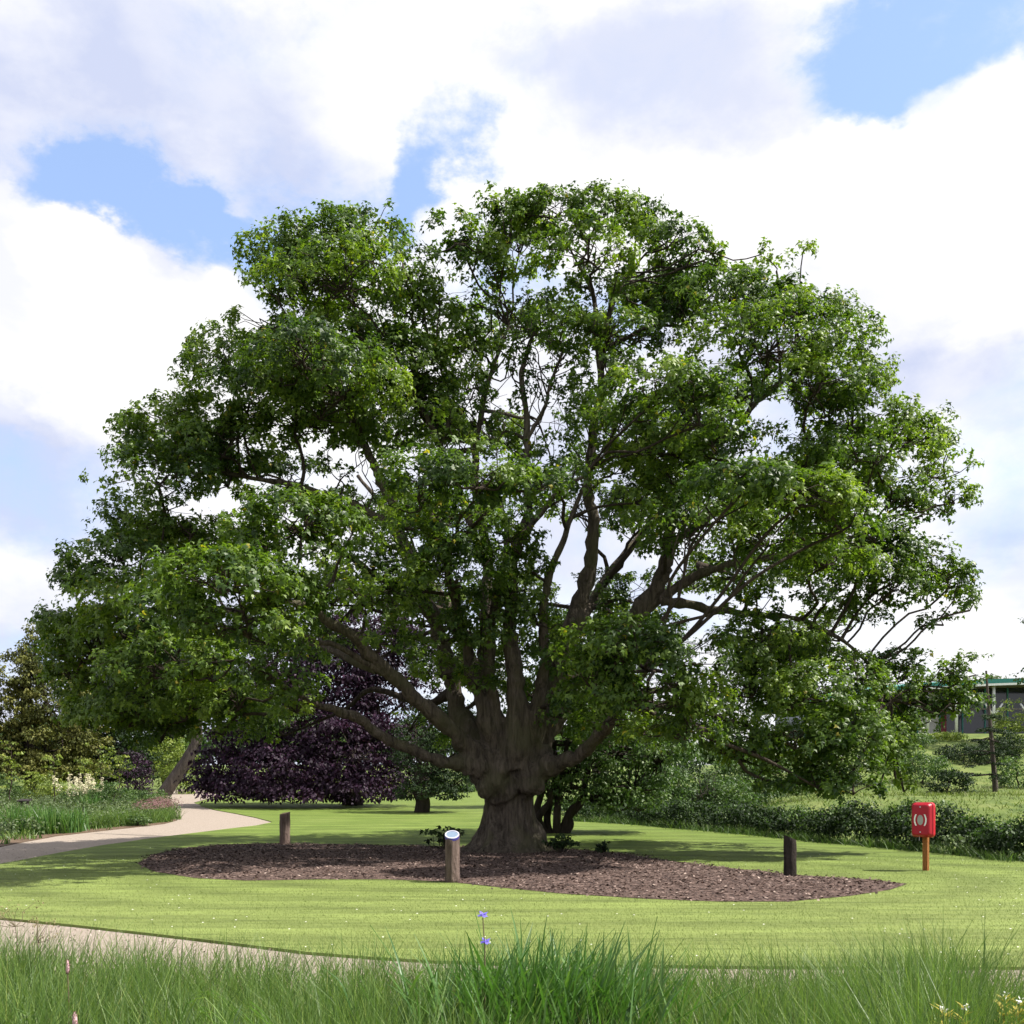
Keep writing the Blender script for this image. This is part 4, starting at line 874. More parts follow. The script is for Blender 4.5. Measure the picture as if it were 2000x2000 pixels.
def build_hedge():
    rng = np.random.default_rng(44)
    hl = smooth_path([tuple(p) for p in hedge_line] + [(16, 23.5, 0), (22, 20, 0)], 6)
    hl = hl[np.argsort(hl[:, 1])]
    root = empty('hedge', (hl[len(hl) // 2][0] + .3, hl[len(hl) // 2][1] + 1.0, 0.0), 'untidy dark green hedge along the far edge of the lawn', 'hedge')
    seg = np.linalg.norm(np.diff(hl[:, :2], axis=0), axis=1); cum = np.concatenate([[0], np.cumsum(seg)])
    def along(n):
        s = rng.uniform(0, cum[-1], n); x = np.interp(s, cum, hl[:, 0]); y = np.interp(s, cum, hl[:, 1])
        return s, x, y
    s, x, y = along(2100)
    nx, ny = .62, .78
    w = rng.uniform(.35, 2.4, len(s)); lump = np.array([mnoise.noise(Vector((q * .33, 2, 0))) + .6 * mnoise.noise(Vector((q * .9, 5, 0))) for q in s])
    hh = (.95 + .75 * lump) * np.interp(y, [24, 36, 50], [1.12, 1.0, .5]); z = rng.uniform(.05, 1, len(s)) ** .75 * hh * np.sqrt(np.clip(1 - ((w - 1.4) / 1.25) ** 2, .1, 1))
    w = w + np.array([.5 * mnoise.noise(Vector((q * .5, 9, 0))) for q in s]); cx = x + nx * w; cy = y + ny * w
    cen = np.stack([cx, cy, terrain(cx, cy) + z], 1)
    leaf_object('foliage', clump_leaves(cen, np.full(len(cen), .30), 28, .105, rng, .7, .6, .5), M['dark'], root, 'kite')
    k = rng.random(len(cen)) < .33; top = cen[k]; top[:, 2] += rng.uniform(0, .3, len(top))
    leaf_object('young_shoots', clump_leaves(top, np.full(len(top), .22), 22, .09, rng, .9, .3, .6), M['mid'], root, 'kite')
    # rough grass and nettles along its foot, and long grass on the bank beyond
    s, x, y = along(7000); o = rng.normal(.25, .3, len(s)); cx = x + nx * o; cy = y + ny * o
    g = blades(np.stack([cx, cy, terrain(cx, cy)], 1), rng.uniform(.12, .42, len(s)) * np.array([1 + .6 * mnoise.noise(Vector((q * .6, 1, 0))) for q in s]), .024, rng, .5)
    tag(blade_object('verge_grass', g, M['mid']), 'rough uncut grass along the foot of the hedge', 'grass')
    n = 7000; d = rng.uniform(34, 60, n); x = rng.uniform(.2, .62, n) * d
    hx = np.interp(x, *zip(*sorted((p[0], p[1]) for p in hl)))
    k = d > hx + 2.6; d = d[k]; x = x[k]
    g = blades(np.stack([x, d, terrain(x, d)], 1), rng.uniform(.06, .24, len(x)), .045, rng, .5)
    tag(blade_object('bank_grass', g, M['turf']), 'long pale grass on the bank beyond the hedge', 'grass')

def blades(base, h, w, rng, lean=.35, curl=.5, seg=3):
    """tapering bent grass blades -> verts, tris, tint"""
    n = len(base); a = rng.uniform(0, 2 * math.pi, n); l = np.abs(rng.normal(lean, lean * .5, n))
    dx, dy = np.cos(a) * l, np.sin(a) * l; b = rng.uniform(0, 2 * math.pi, n)
    sx, sy = np.cos(b), np.sin(b); V = []
    w = np.broadcast_to(np.asarray(w, float), (n,))
    for i in range(seg):
        t = i / seg; k = t + curl * t * t
        c = base + np.stack([dx * h * k, dy * h * k, h * (t - .18 * curl * l * t * t * 2)], 1); ww = w * (1 - .75 * t) * .5
        V += [c - np.stack([sx * ww, sy * ww, 0 * ww], 1), c + np.stack([sx * ww, sy * ww, 0 * ww], 1)]
    k = 1 + curl; V.append(base + np.stack([dx * h * k, dy * h * k, h * (1 - .36 * curl * l)], 1))
    nv = 2 * seg + 1; v = np.stack(V, 1).reshape(-1, 3)
    f = []
    for i in range(seg - 1): f += [(2 * i, 2 * i + 1, 2 * i + 3), (2 * i, 2 * i + 3, 2 * i + 2)]
    f.append((2 * seg - 2, 2 * seg - 1, 2 * seg))
    F = (np.array(f)[None] + (np.arange(n) * nv)[:, None, None]).reshape(-1, 3)
    return v, F, np.repeat(np.clip(rng.beta(2, 2, n), 0, .97), nv)
def blade_object(name, g, mat, parent=None, kind='stuff'):
    o = obj(name, g[0], g[1], mat, parent, tint=g[2])
    if kind: o['kind'] = kind
    return o
build_hedge()

# ------------------------------------------------------------------ flower border on the left
def build_border():
    rng = np.random.default_rng(55)
    poly = np.array([(p[0], p[1]) for p in bs])
    n = 40000; d = rng.uniform(31, 72, n); x = rng.uniform(-.53, -.30, n) * d; q = np.stack([x, d], 1)
    q = q[inside(q, poly)]
    be = np.array([(p.x, p.y) for p in bed_edge]); dist = np.min(np.linalg.norm(q[:, None] - be[None], axis=2), axis=1); q = q[dist > .9][:11000]
    hmap = np.array([.35 + .3 * mnoise.noise(Vector((a * .35, b * .25, 3))) for a, b in q])
    g = blades(np.stack([q[:, 0], q[:, 1], terrain(q[:, 0], q[:, 1])], 1), np.clip(hmap, .12, .8) * rng.uniform(.6, 1.2, len(q)) * (1 + .012 * (q[:, 1] - 35)), .045, rng, .35)
    tag(blade_object('border_grass', g, M['grass']), 'mixed green herbs and grasses filling the flower border', 'border plants')
    k = rng.random(len(q)) < .1; c = np.stack([q[k][:, 0], q[k][:, 1], terrain(q[k][:, 0], q[k][:, 1]) + .25 + .3 * rng.random(k.sum())], 1)
    tag(leaf_object('border_herbs', clump_leaves(c, np.full(len(c), .28), 14, .11, rng, .9, .3, .6), M['pale'], None, 'kite'), 'pale leafy herbs among the border grasses', 'border plants')
    def tuft(name, label, px, py, n, h, w, mat, spread=.35, lean=.25, group=None, cat='plant', part='leaves'):
        b = G(px, py); root = empty(name, b, label, cat, group)
        r = spread * np.sqrt(rng.random(n)); a = rng.uniform(0, 6.28, n)
        bb = np.stack([b.x + r * np.cos(a), b.y + r * np.sin(a), np.full(n, b.z)], 1)
        blade_object(part, blades(bb, h * rng.uniform(.6, 1.1, n), w, rng, lean), M[mat], root)
        return root, b
    for (x, y) in [(12, 1628), (38, 1628), (62, 1629), (86, 1630), (112, 1628), (134, 1627), (152, 1624), (100, 1618), (30, 1614), (70, 1615), (175, 1585), (195, 1583)]:
        tuft('sword_leaved_plant', 'clump of upright bright green sword leaves in the front of the flower border', x, y, 110, .95, .05, 'iris', .42, .2, 'sword leaved clumps along the border front')
    for (x, y) in [(185, 1618), (208, 1616), (232, 1614), (256, 1612), (205, 1605), (235, 1603), (262, 1602)]:
        tuft('fine_grass_tuft', 'soft mid green grass tuft by the path in the flower border', x, y, 260, .72, .02, 'grass', .5, .4, 'soft grass tufts of the border')
    for (x, y) in [(290, 1608), (312, 1606), (332, 1601), (300, 1598), (322, 1592)]:
        r, b = tuft('pink_topped_grass', 'green grass tuft hazed with pink flower heads at the path corner', x, y, 240, .66, .02, 'grass', .5, .4, 'pink topped grasses at the path corner')
        n = 130; c = np.stack([b.x + rng.normal(0, .32, n), b.y + rng.normal(0, .3, n), b.z + rng.uniform(.6, .88, n)], 1)
        leaf_object('flower_heads', clump_leaves(c, np.full(n, .05), 4, .045, rng), M['pinkgrass'], r, 'kite')
    def shrub(name, label, x, ybase, w, h, mat, dens=5, shape='kite', ls=.10, group=None):
        b = G(x, ybase); e = [((b.x + rng.normal(0, .1) * w, b.y, b.z + h * q), (w * k, w * k, h * .38)) for q, k in ((.4, .9), (.62, .75))]
        return plant(name, label, 'shrub', b, e, mat, rng, dens, .2, 26, ls, shape, [upright(b, (b.x, b.y, b.z + h * .6), .03, .015)], 'twig', part='foliage', low=-.9, group=group)
    shrub('border_shrub', 'soft grey green mound at the far end of the flower border', 14, 1574, 1.3, 1.9, 'mid')
    shrub('border_shrub', 'fresh green shrub left of the yellow green mound', 62, 1572, 1.0, 2.1, 'lime')
    shrub('border_shrub', 'yellow green mound left of the cream plumes', 112, 1572, 1.1, 1.5, 'lime')
    shrub('border_shrub', 'grey green bushy herb right of the cream plumes', 225, 1582, 1.2, 1.5, 'mid')
    shrub('border_shrub', 'low green shrub beside the far path', 272, 1584, 1.0, 1.1, 'mid')
    shrub('border_shrub', 'small trimmed green shrub at the border\'s end by the path', 310, 1580, .75, 1.0, 'mid')
    shrub('border_shrub', 'small yellow flowering plant in the border\'s middle', 243, 1577, .4, .5, 'yellow', 7, ls=.08)
    shrub('border_shrub', 'leafy green plant at the path edge of the border', 270, 1614, .5, .42, 'mid', 8, ls=.09)
    shrub('border_shrub', 'grey lavender mound behind the sword leaves', 80, 1588, .8, .6, 'pale', 5, ls=.07)
    b = G(160, 1580); root = empty('plume_flower', b, 'bushy plant with creamy white flower plumes in the border', 'plant')
    st, c = [], []
    for k in range(34):
        t = np.array([b.x + rng.normal(0, .7), b.y + rng.normal(0, .4), b.z + rng.uniform(.8, 1.65)]); st.append((wiggle(np.array(b), t, 4, .05, rng), np.linspace(.012, .006, 4)))
        c += [t + np.array([rng.normal(0, .03), 0, s]) for s in np.linspace(-.15, .25, 5)]
    v, f = tubes(st, 4); obj('stems', v, f, M['stem'], root)['kind'] = 'stuff'
    leaf_object('plumes', clump_leaves(np.array(c), np.full(len(c), .07), 12, .07, rng), M['cream'], root, 'kite')
    n = 60; c = np.stack([b.x + rng.normal(0, .6, n), b.y + rng.normal(0, .4, n), b.z + rng.uniform(.2, .9, n)], 1); leaf_object('foliage', clump_leaves(c, np.full(n, .25), 16, .13, rng), M['mid'], root, 'kite')
    for (x, y0, y1, lab) in [(22, 1545, 1452, 'tall narrow sapling at the far end of the border'), (105, 1545, 1472, 'yellow green sapling behind the yellow green mound'), (165, 1548, 1482, 'sparse young sapling above the cream plumes'), (198, 1548, 1455, 'tallest yellow leaved sapling right of the cream plumes'), (232, 1550, 1462, 'thin sapling nearest the twiggy purplish bush')]:
        d = 56; gx = (x - 1000) / FPX * d; z0 = gz(gx, d); top = CAM_H - (y1 - HOR) / FPX * d
        y1 -= 8; root = empty('sapling', Vector((gx, d, z0)), lab, 'sapling')
        st = [(wiggle((gx, d, z0), (gx, d, top), 6, .02, rng), np.linspace(.04, .012, 6))]; c = []
        for k in range(26):
            z = z0 + (top - z0) * rng.uniform(.3, 1); e = np.array([gx + rng.normal(0, .32), d + rng.normal(0, .3), z + .1]); st.append((wiggle((gx, d, z - .15), e, 3, .05, rng), np.linspace(.012, .006, 3))); c.append(e)
        v, f = tubes(st, 5); obj('stem', v, f, M['twig'], root); leaf_object('foliage', clump_leaves(np.array(c), np.full(len(c), .17), 15, .14, rng), M['lime'], root, 'kite')
    # slate topped information lectern
    b = G(48, 1592); root = empty('information_lectern', b, 'small slate topped lectern sign standing among the border plants', 'sign', None, math.radians(-12))
    m = MB(); m.box(.15, 0, .30, .08, .1, .7); m.build('post', M['greybark'], root, local=False); m = MB(); m.box(-.15, 0, .30, .08, .1, .7); m.build('post', M['greybark'], root, local=False)
    m = MB(); v, f = box_vf(0, 0, 0, .6, .4, .05); v = [(a, bq * .9, c + .70 + bq * .2) for a, bq, c in v]; m.add(v, f); m.build('slab', M['slate'], root, local=False)
build_border()

# ------------------------------------------------------------------ posts, lifebuoy case, saplings by the trunk
def build_post(px, py, h, r, mat, slope, rz, label, plaque=False, seed=1, name='log_post'):
    rng = np.random.default_rng(seed); b = G(px, py); b.z += .06 if plaque or True else 0
    root = empty(name, b, label, 'post', None, rz)
    ns = 20; zs = [-.12, .05, .2, .35, .5, .7, .85, .94]; V = []; F = []
    prof = 1 + .05 * np.sin(np.arange(ns) * 2 * math.pi / ns * 3 + seed) + rng.normal(0, .02, ns)
    for j, z in enumerate(zs + [1.0]):
        for i in range(ns):
            a = 2 * math.pi * i / ns; rr = r * prof[i] * (1 + .03 * math.sin(j * 1.7 + i * .6)) * (.955 if z == 1.0 else 1)
            x, y = rr * math.cos(a), rr * math.sin(a); zz = z * h + max(0, z) * (slope[0] * x + slope[1] * y)
            V.append((x, y, zz))
    m = len(zs) + 1
    for j in range(m - 1):
        for i in range(ns): F.append((j * ns + i, j * ns + (i + 1) % ns, (j + 1) * ns + (i + 1) % ns, (j + 1) * ns + i))
    F.append(tuple(range(ns))[::-1])
    obj('log', np.array(V), F, M[mat], root, True, local=False)
    top = [V[(m - 1) * ns + i] for i in range(ns)]
    if not plaque: obj('cut_top', np.array(top + [(0, 0, h + .004)]), [(i, (i + 1) % ns, ns) for i in range(ns)], M['endgrain' if mat == 'log' else 'darklog'], root, local=False)
    else:
        obj('cut_top', np.array(top + [(0, 0, h)]), [(i, (i + 1) % ns, ns) for i in range(ns)], M['endgrain'], root, local=False)
        def disc(r0, r1, z0, z1, nm, mt, full):
            k = 32; vv = []; ff = []
            rings = [(r0, z0), (r0, z1), (r1, z1)]
            for (rr, zz) in rings:
                vv += [(rr * math.cos(t), rr * math.sin(t), h + zz + slope[0] * rr * math.cos(t) + slope[1] * rr * math.sin(t)) for t in np.linspace(0, 2 * math.pi, k, endpoint=False)]
            for j in range(2): ff += [(j * k + i, j * k + (i + 1) % k, (j + 1) * k + (i + 1) % k, (j + 1) * k + i) for i in range(k)]
            if full: vv.append((0, 0, h + z1)); ff += [(2 * k + i, 2 * k + (i + 1) % k, 3 * k) for i in range(k)]
            return obj(nm, np.array(vv), ff, M[mt], root, local=False)
        disc(r * .99, r * .5, -.03, .012, 'band', 'blueband', False)
        disc(r * .97, r * .80, .012, .024, 'rim', 'rim', False)
        disc(r * .82, r * .4, .01, .018, 'plaque', 'plaque', True)
    return root
build_post(883, 1727, .83, .135, 'log', (0, .50), 0, 'pinkish log post with round blue and white plaque on its top', True, 1)
build_post(556, 1652, .92, .155, 'log', (.25, .05), .3, 'rough reddish log post with slanting plain top at the back of the mulch', False, 2)
build_post(1543, 1716, .74, .118, 'darklog', (-.45, .05), 0, 'black weathered post with sloping top near the mulch\'s pointed end', False, 3)

def build_lifebuoy():
    b = G(1806, 1704); b.z += .03
    root = empty('lifebuoy_case', b, 'red plastic lifebuoy case on an orange stained wooden post on the lawn', 'lifebuoy case', None, math.radians(-44))
    m = MB(); v, f = box_vf(0, .06, .68, .10, .10, 1.5); m.add(v, f); m.build('post', M['orangewood'], root, local=False)
    def rr(hw, hh, c, k=7):
        pts = []
        for cx, cz, a0 in ((hw - c, hh - c, 0), (-hw + c, hh - c, 90), (-hw + c, -hh + c, 180), (hw - c, -hh + c, 270)):
            for t in np.linspace(a0, a0 + 90, k): pts.append((cx + c * math.cos(math.radians(t)), cz + c * math.sin(math.radians(t))))
        return pts
    def loft(secs, zc, nm, mt, caps=(True, True)):
        V = []; F = []; n = 28
        for y, hw, hh, c in secs: V += [(x, y, zc + z) for x, z in rr(hw, hh, c)]
        for j in range(len(secs) - 1): F += [(j * n + i, (j + 1) * n + i, (j + 1) * n + (i + 1) % n, j * n + (i + 1) % n) for i in range(n)]
        if caps[0]: F.append(tuple(range(n)))
        if caps[1]: F.append(tuple((len(secs) - 1) * n + i for i in range(n))[::-1])
        return obj(nm, np.array(V), F, M[mt], root, False, local=False)
    zc = 1.065
    loft([(-.085, .215, .352, .07), (-.07, .226, .362, .075), (-.02, .228, .364, .075), (.008, .218, .354, .07), (.008, .212, .35, .07)], zc, 'case_back', 'red')
    loft([(-.225, .150, .285, .05), (-.222, .17, .305, .06), (-.205, .186, .322, .06), (-.15, .205, .342, .065), (-.125, .212, .348, .065), (-.122, .222, .358, .07), (-.095, .224, .360, .07), (-.089, .214, .351, .07)], zc, 'lid', 'redlid_shaded')
    k = 28; y = -.229
    V = [(.062 * math.cos(t), y, zc + .105 * math.sin(t)) for t in np.linspace(0, 2 * math.pi, k, endpoint=False)] + [(.062 * math.cos(t), y + .008, zc + .105 * math.sin(t)) for t in np.linspace(0, 2 * math.pi, k, endpoint=False)]
    obj('emblem_disc', np.array(V), [tuple(range(k))] + [(i, k + i, k + (i + 1) % k, (i + 1) % k) for i in range(k)], M['greyring'], root, local=False)
    for s in (-1, 1):
        V = []; F = []; q = 12
        for i, t in enumerate(np.linspace(-1, 1, q)):
            z = .118 * t; x0 = .118 - .032 * t * t; V += [(s * (x0 - .015), y, zc + z), (s * (x0 + .015), y, zc + z), (s * (x0 - .015), y + .008, zc + z), (s * (x0 + .015), y + .008, zc + z)]
        for i in range(q - 1):
            a = i * 4; c = a + 4
            F += [(a, a + 1, c + 1, c), (a, c, c + 2, a + 2), (a + 1, a + 3, c + 3, c + 1)]
        obj('emblem_arc', np.array(V), F, M['white'], root, local=False)
    for z in (-.25, .27):
        V = [(.014 * math.cos(t), -.236, zc + z + .014 * math.sin(t)) for t in np.linspace(0, 6.283, 10, endpoint=False)] + [(.014 * math.cos(t), -.218, zc + z + .014 * math.sin(t)) for t in np.linspace(0, 6.283, 10, endpoint=False)]
        obj('screw', np.array(V), [tuple(range(10))] + [(i, 10 + i, 10 + (i + 1) % 10, (i + 1) % 10) for i in range(10)], M['rim'], root, local=False)
    m = MB(); m.tube([(-.06, -.12, zc - .35), (-.065, -.12, zc - .43)], [.006, .006], 6); m.build('cord_end', M['rim'], root, local=False)
build_lifebuoy()

def build_small_plants():
    rng = np.random.default_rng(66)
    for (x, y, w, h, n, lab) in [(868, 1664, .45, .62, 26, 'dark leafy sapling at the left foot of the great trunk'), (1098, 1672, .4, .5, 22, 'dark leafy seedling at the right foot of the great trunk'), (1175, 1672, .12, .3, 8, 'tiny seedling on the mulch edge right of the trunk')]:
        b = G(x, y); b.z += .05; root = empty('seedling', b, lab, 'seedling'); st = []; c = []
        for k in range(n):
            e = np.array([b.x + rng.normal(0, w * .5), b.y + rng.normal(0, w * .4), b.z + h * rng.uniform(.35, 1)]); st.append((wiggle(b, e, 4, .08, rng), np.linspace(.012, .004, 4))); c.append(e)
        v, f = tubes(st, 4); obj('stems', v, f, M['twig'], root); leaf_object('foliage', clump_leaves(np.array(c), np.full(n, .11), 9, .13, rng), M['dark'], root, 'lobed')
    # coarse weeds at the foot of the hedge by the lifebuoy case
    b = G(1885, 1672); root = empty('leafy_weed', b, 'pale broad leaved weed at the hedge foot right of the red case', 'weed')
    n = 30; c = np.stack([b.x + rng.normal(0, .35, n), b.y + rng.normal(0, .2, n), b.z + rng.uniform(.05, .5, n)], 1); leaf_object('foliage', clump_leaves(c, np.full(n, .14), 12, .11, rng), M['pale'], root, 'kite')
    st = [(wiggle(b, e, 3, .05, rng), np.linspace(.008, .004, 3)) for e in c]; v, f = tubes(st, 4); obj('stems', v, f, M['stem'], root)
build_small_plants()

# ------------------------------------------------------------------ building on the bank
def build_building():
    d = 90.0; x0, x1 = 26.0, 52.0; zb = gz(34, d) - .2
    root = empty('pavilion_building', Vector((38, d, zb)), 'long low building with curved green roof and white forked columns on the bank', 'building')
    def roofz(x): return 10.55 - .0028 * (x - 46) ** 2 * 1.4
    xs = np.linspace(x0 - 2, x1 + 2, 25); V = []; F = []
    for x in xs:
        z = roofz(x); V += [(x, d - 3.2, z), (x, d - 3.2, z + .42), (x, d + 4, z + 1.0), (x, d + 12, z + .5), (x, d + 12, z), ]
    k = 5
    for i in range(len(xs) - 1):
        for j in range(k - 1): F.append((i * k + j, (i + 1) * k + j, (i + 1) * k + j + 1, i * k + j + 1))
    obj('roof', np.array(V), F, M['teal'], root)
    V = []; F = []
    for x in xs: z = roofz(x) - .005; V += [(x, d - 3.15, z), (x, d + 12, z)]
    for i in range(len(xs) - 1): F.append((2 * i, 2 * i + 1, 2 * i + 3, 2 * i + 2))
    obj('soffit', np.array(V), F, M['soffit'], root)
    V = []; F = []
    for x in xs: z = roofz(x); V += [(x, d - 3.24, z - .14), (x, d - 3.24, z + .04)]
    for i in range(len(xs) - 1): F.append((2 * i, 2 * i + 2, 2 * i + 3, 2 * i + 1))
    obj('gutter', np.array(V), F, M['white'], root)
    # glazed front divided by mullions
    wy = d + 1.0; edges = np.arange(x0, x1 + .1, 2.0)
    for i in range(len(edges) - 1):
        a, b_ = edges[i], edges[i + 1]; h = roofz((a + b_) / 2) - .06
        mt = 'wallcream' if i in (5,) else 'glass'
        m = MB(); m.box((a + b_) / 2, wy, (zb + h) / 2, b_ - a - .14, .1, h - zb); m.build('panel' if mt != 'glass' else 'pane', M[mt], root)
        m = MB(); m.box(a, wy - .03, (zb + h) / 2, .12, .18, h - zb); m.build('mullion', M['teal'], root)
    m = MB(); m.box((x0 + x1) / 2, wy - .06, zb + 2.6, x1 - x0, .14, .12); m.build('transom', M['soffit'], root)
    m = MB(); m.box((x0 + x1) / 2, wy + 5.2, (zb + 10) / 2 - .3, x1 - x0, 10, 9.0 - zb); m.build('wall', M['glass'], root)
    # white columns with forked braces
    for px in (1640, 1700, 1760, 1812, 1868, 1941, 2010):
        x = (px - 1000) / FPX * (d - 2.6); y = d - 2.6; h = roofz(x) - .02; z0 = gz(x, y) - .1
        m = MB(); m.tube([(x, y, z0), (x, y, h)], [.13, .13], 10); c = m.build('column', M['white'], root, True)
        for s in (-1, 1):
            m = MB(); m.tube([(x, y - .005, z0 + 1.7), (x + s * .75, y - .005, z0 + 2.75)], [.09, .07], 8); m.build('brace', M['white'], c, True, local=False).location = -Vector(root.location)
    m = MB(); m.box(38.3, wy - .1, zb + 1.3, .5, .08, 2.5); m.build('door', M['reddoor'], root)
    return root
build_building()

# ------------------------------------------------------------------ foreground bed of long grass
def build_foreground():
    rng = np.random.default_rng(77)
    # fine meadow grass in tussocks
    B, H = [], []
    tus = []
    for k in range(400):
        d = rng.uniform(4.6, 8.2); x = rng.uniform(-.62, .62) * d * (1.35 if k % 4 == 0 else 1)
        if d > 7.9 - .25 * 0 and rng.random() < .3: continue
        tus.append((x, d))
    for d in np.linspace(5.2, 7.4, 4):
        for x in np.arange(-.6 * d, .6 * d, .42): tus.append((x + rng.normal(0, .12), d + rng.normal(0, .18)))
    for (x, d) in tus:
        px = 1000 + x / d * FPX
        h0 = .585 + .13 * mnoise.noise(Vector((x * .8, d * .8, 1))) + .06 * rng.normal()
        if 1750 < px < 1960: h0 += .14
        if px < 1000: h0 += .09 + .06 * float(sstep(700, 300, px))
        if px < 130: h0 += .06
        if 1150 < px < 1990: h0 += .075
        if d > 7.4: h0 -= .06
        n = 95; r = .27 * np.sqrt(rng.random(n)); a = rng.uniform(0, 6.28, n)
        B.append(np.stack([x + r * np.cos(a), d + r * np.sin(a), np.full(n, .01)], 1)); H.append(np.maximum(.15, h0) * rng.uniform(.55, 1.12, n))
    B = np.concatenate(B); H = np.concatenate(H)
    g = blades(B, H, .0095, rng, .30, .55, 3)
    tag(blade_object('meadow_grass', g, M['grass']), 'fine green long grass filling the foreground bed', 'long grass')
    n = 1700; d = rng.uniform(4.8, 8, n); x = rng.uniform(-.6, .6, n) * d
    tag(blade_object('dry_grass_stems', blades(np.stack([x, d, np.full(n, .01)], 1), rng.uniform(.4, .68, n), .005, rng, .2), M['straw']), 'thin straw coloured stems among the foreground grass', 'long grass')
    # iris clump: single sword leaves
    base = Vector(((1055 - 1000) / FPX * 6.2, 6.2, .02)); root = empty('iris_clump', base, 'large clump of broad bright green iris blades in the foreground', 'iris plant')
    variants = []
    for k in range(12):
        h = rng.uniform(.92, 1.2); w = rng.uniform(.024, .040); ln = rng.uniform(.05, .75); fold = rng.uniform(0, 1) ** 2
        V = []; F = []; q = 8
        for i in range(q + 1):
            t = i / q; bend = ln * t ** 2 * h * .8; z = h * (t - fold * .55 * max(0, t - .55) ** 1.3 * 1.8 - .22 * ln * t * t); ww = w * (1 - t ** 2.2) * .5 + .0008
            V += [(bend, -ww, z), (bend + .003, 0, z), (bend, ww, z)]
        for i in range(q):
            for j in range(2): a = i * 3 + j; F.append((a, a + 1, a + 4, a + 3))
        tint = np.full(len(V), rng.uniform(.1, .9)); variants.append(mesh('leaf', np.array(V), F, True, tint))
        variants[-1].materials.append(M['iris'])
    for k in range(290):
        o = bpy.data.objects.new('leaf', variants[k % 12]); COL.objects.link(o); o.parent = root
        rx = rng.normal(0, .30); ry = rng.normal(0, .25); o.location = (rx, ry - .1, 0)
        o.rotation_euler = (rng.normal(0, .06), rng.normal(0, .06), math.atan2(ry, rx) + rng.normal(0, .9) if rng.random() < .4 else rng.normal(0, .7))
        o.scale = (1, 1, rng.uniform(.72, 1.04))
    n = 850; bb = np.stack([base.x + rng.normal(0, .36, n), base.y + rng.normal(0, .3, n), np.full(n, .01)], 1)
    blade_object('inner_leaves', blades(bb, rng.uniform(.5, .95, n), .021, rng, .30, .5, 4), M['iris'], root)
    # tall iris stem with two violet flowers
    d = 6.0; xb = (946 - 1000) / FPX * d; r2 = empty('iris_flower', Vector((xb, d, .02)), 'tall thin iris stem carrying two small violet flowers', 'flower')
    top = P(943, 1792, d); m = MB(); m.tube([(xb, d, .0), (xb + .004, d, .5), tuple(P(947, 1850, d)), tuple(top)], [.005, .0045, .004, .003], 6); m.build('stem', M['brownstem'], r2)
    for (px, py) in [(943, 1786), (948, 1838)]:
        c = np.array(P(px, py, d - .004)); pos, nr, tp, sz = [], [], [], []
        for j in range(9):
            a = j * 2 * math.pi / 9 + .2; up_ = .9 if j % 3 == 0 else -.15
            pos.append(c); tp.append((math.cos(a), math.sin(a), up_)); nr.append((-math.cos(a) * up_ * .6, -math.sin(a) * up_ * .6 - .3, 1)); sz.append(.036)
        leaf_object('flower', (np.array(pos), unit(np.array(nr, float)), np.array(tp, float), np.array(sz), np.zeros(9)), M['petal'], r2, 'kite', 'thing')
    # pink bistort spikes
    def spike(px, py, pyb, d, lab, head=.06, r=.009):
        t = P(px, py, d); b0 = Vector((t.x + .03, d, .02)); root = empty('flower_spike', b0, lab, 'flower'); m = MB()
        p = wiggle(b0, np.array(t), 6, .006, rng); m.tube(p, np.linspace(.004, .003, 6), 6); m.build('stem', M['straw'] if False else M['brownstem'], root)
        c = np.array([np.array(t) + np.array([0, 0, s]) for s in np.linspace(-.01, head, 8)])
        rad = np.array([.6, .9, 1, 1, .95, .8, .6, .35]) * r
        m = MB(); m.tube(c, rad, 10); m.build('flower_head', M['pinkhead'], root, True)
        leaf_object('petals', clump_leaves(c, rad * 1.15, 16, .009, rng, .8, 0), M['pinkgrass'], root, 'kite')
    spike(132, 1897, 1975, 5.6, 'pink flower spike standing above the left foreground grass'); spike(146, 1998, 2000, 5.0, 'pale pink flower spike low beside the taller one', .05, .012)
    # arching pale blades at the left
    for (px, py, d, lab) in [(330, 1960, 5.1, 'tuft of arching pale green strap leaves in the left foreground grass'), (420, 1985, 4.9, 'lower tuft of arching strap leaves right of the pale tuft')]:
        x = (px - 1000) / FPX * d; b0 = Vector((x, d, .02)); root = empty('strap_leaved_plant', b0, lab, 'plant')
        for k in range(15):
            a = rng.uniform(-.5, .9); L = rng.uniform(.25, .5); h = CAM_H - (py - HOR) / FPX * d + rng.uniform(-.08, .08); V = []; F = []; q = 10
            for i in range(q + 1):
                t = i / q; z = h * (1 - (1 - min(1, t * 1.6)) ** 2) - max(0, t - .45) ** 2 * 1.1 * L * 2; xx = L * t ** 1.5; w = .011 * (1 - t ** 3) * .5 + .0006
                V += [(x + xx * math.cos(a) - w * math.sin(a), d + xx * math.sin(a) * .6 + w * math.cos(a), z), (x + xx * math.cos(a) + w * math.sin(a), d + xx * math.sin(a) * .6 - w * math.cos(a), z + w * .8)]
            F = [(2 * i, 2 * i + 1, 2 * i + 3, 2 * i + 2) for i in range(q)]
            obj('leaf', np.array(V), F, M['iris'], root, True, np.full(len(V), rng.uniform(.6, 1)))
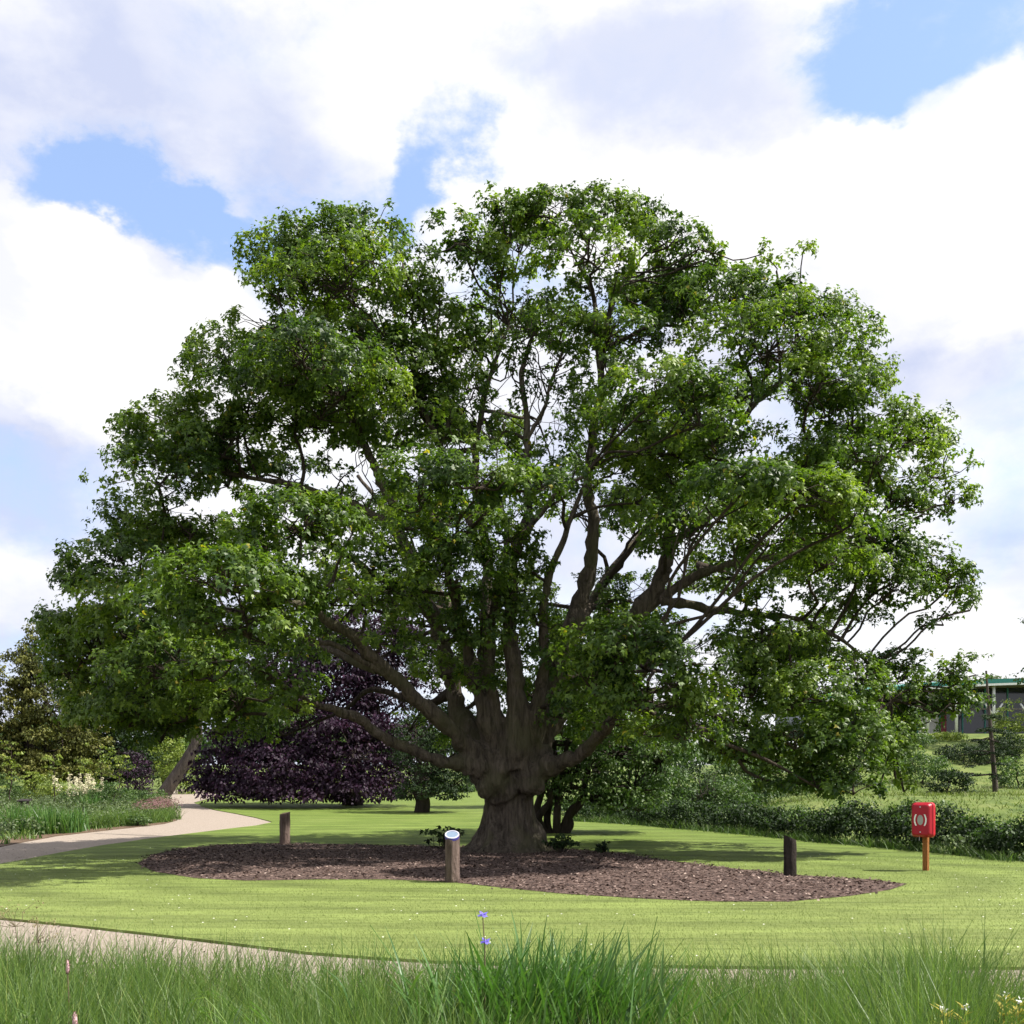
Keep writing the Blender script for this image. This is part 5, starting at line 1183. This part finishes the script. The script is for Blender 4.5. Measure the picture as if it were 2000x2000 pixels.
    # yellow green spurges at the right
    for (px, py, d, lab) in [(1842, 1968, 5.2, 'yellow green spurge with pale tip in the right foreground, left one of two'), (1884, 1966, 5.25, 'yellow green spurge with pale tip, right one of two'), (1962, 1942, 5.7, 'taller yellow green spurge at the grass edge by the path'), (1990, 1950, 5.5, 'yellow green spurge with white star flowers beyond the pair'), (52, 1978, 5.0, 'blue green spurge shoot in the left foreground grass')]:
        t = P(px, py, d); b0 = Vector((t.x, d, .02)); root = empty('spurge', b0, lab, 'plant'); m = MB(); m.tube([tuple(b0), (t.x + .01, d, t.z * .6), tuple(t)], [.006, .005, .004], 6); m.build('stem', M['stem'], root)
        n = 46; s = rng.uniform(0, 1, n) ** .8; a = rng.uniform(0, 6.28, n)
        pos = np.stack([np.full(n, t.x), np.full(n, d), t.z - .22 * s], 1); tip = np.stack([np.cos(a), np.sin(a), .8 - 1.0 * s], 1); nrm = unit(np.stack([-np.cos(a) * .6, -np.sin(a) * .6, np.ones(n)], 1))
        SHAPES['lance'] = (np.array([(0, 0, 0), (-.11, .45, 0), (0, 1, -.06), (.11, .45, 0)]), np.array([(0, 1, 2), (0, 2, 3)]))
        leaf_object('leaves', (pos, nrm, tip, rng.uniform(.05, .085, n), rng.uniform(.3, 1, n)), M['yellow' if px > 100 else 'mid'], root, 'lance')
        if px > 100:
            n = 8; pos = np.stack([t.x + rng.normal(0, .008, n), d + rng.normal(0, .008, n) - .01, t.z + rng.uniform(-.015, .012, n)], 1)
            leaf_object('tip_flowers', (pos, unit(rng.normal(0, 1, (n, 3)) + np.array([0, -1, 1])), rng.normal(0, 1, (n, 3)), np.full(n, .018), np.zeros(n)), M['daisy'], root, 'kite')
    # dry umbels by the path at the left edge
    for (px, py, d, lab) in [(30, 1770, 7.6, 'dry branching seed head rising beside the path'), (75, 1800, 7.4, 'lower dry seed head beside the path')]:
        t = P(px, py, d); b0 = Vector((t.x, d, .02)); root = empty('dry_seed_head', b0, lab, 'plant'); st = [(wiggle(b0, np.array(t) - np.array([0, 0, .15]), 5, .01, rng), np.linspace(.004, .003, 5))]; c = []
        for k in range(9):
            e = np.array(t) + np.array([rng.normal(0, .09), rng.normal(0, .06), rng.uniform(-.12, .02)]); st.append((wiggle(st[0][0][-1], e, 4, .06, rng), np.linspace(.0025, .0015, 4))); c += [e + rng.normal(0, .02, 3) for _ in range(5)]
        v, f = tubes(st, 4); obj('stems', v, f, M['brownstem'], root); leaf_object('seeds', clump_leaves(np.array(c), np.full(len(c), .014), 4, .013, rng), M['straw'], root, 'kite')
build_foreground()
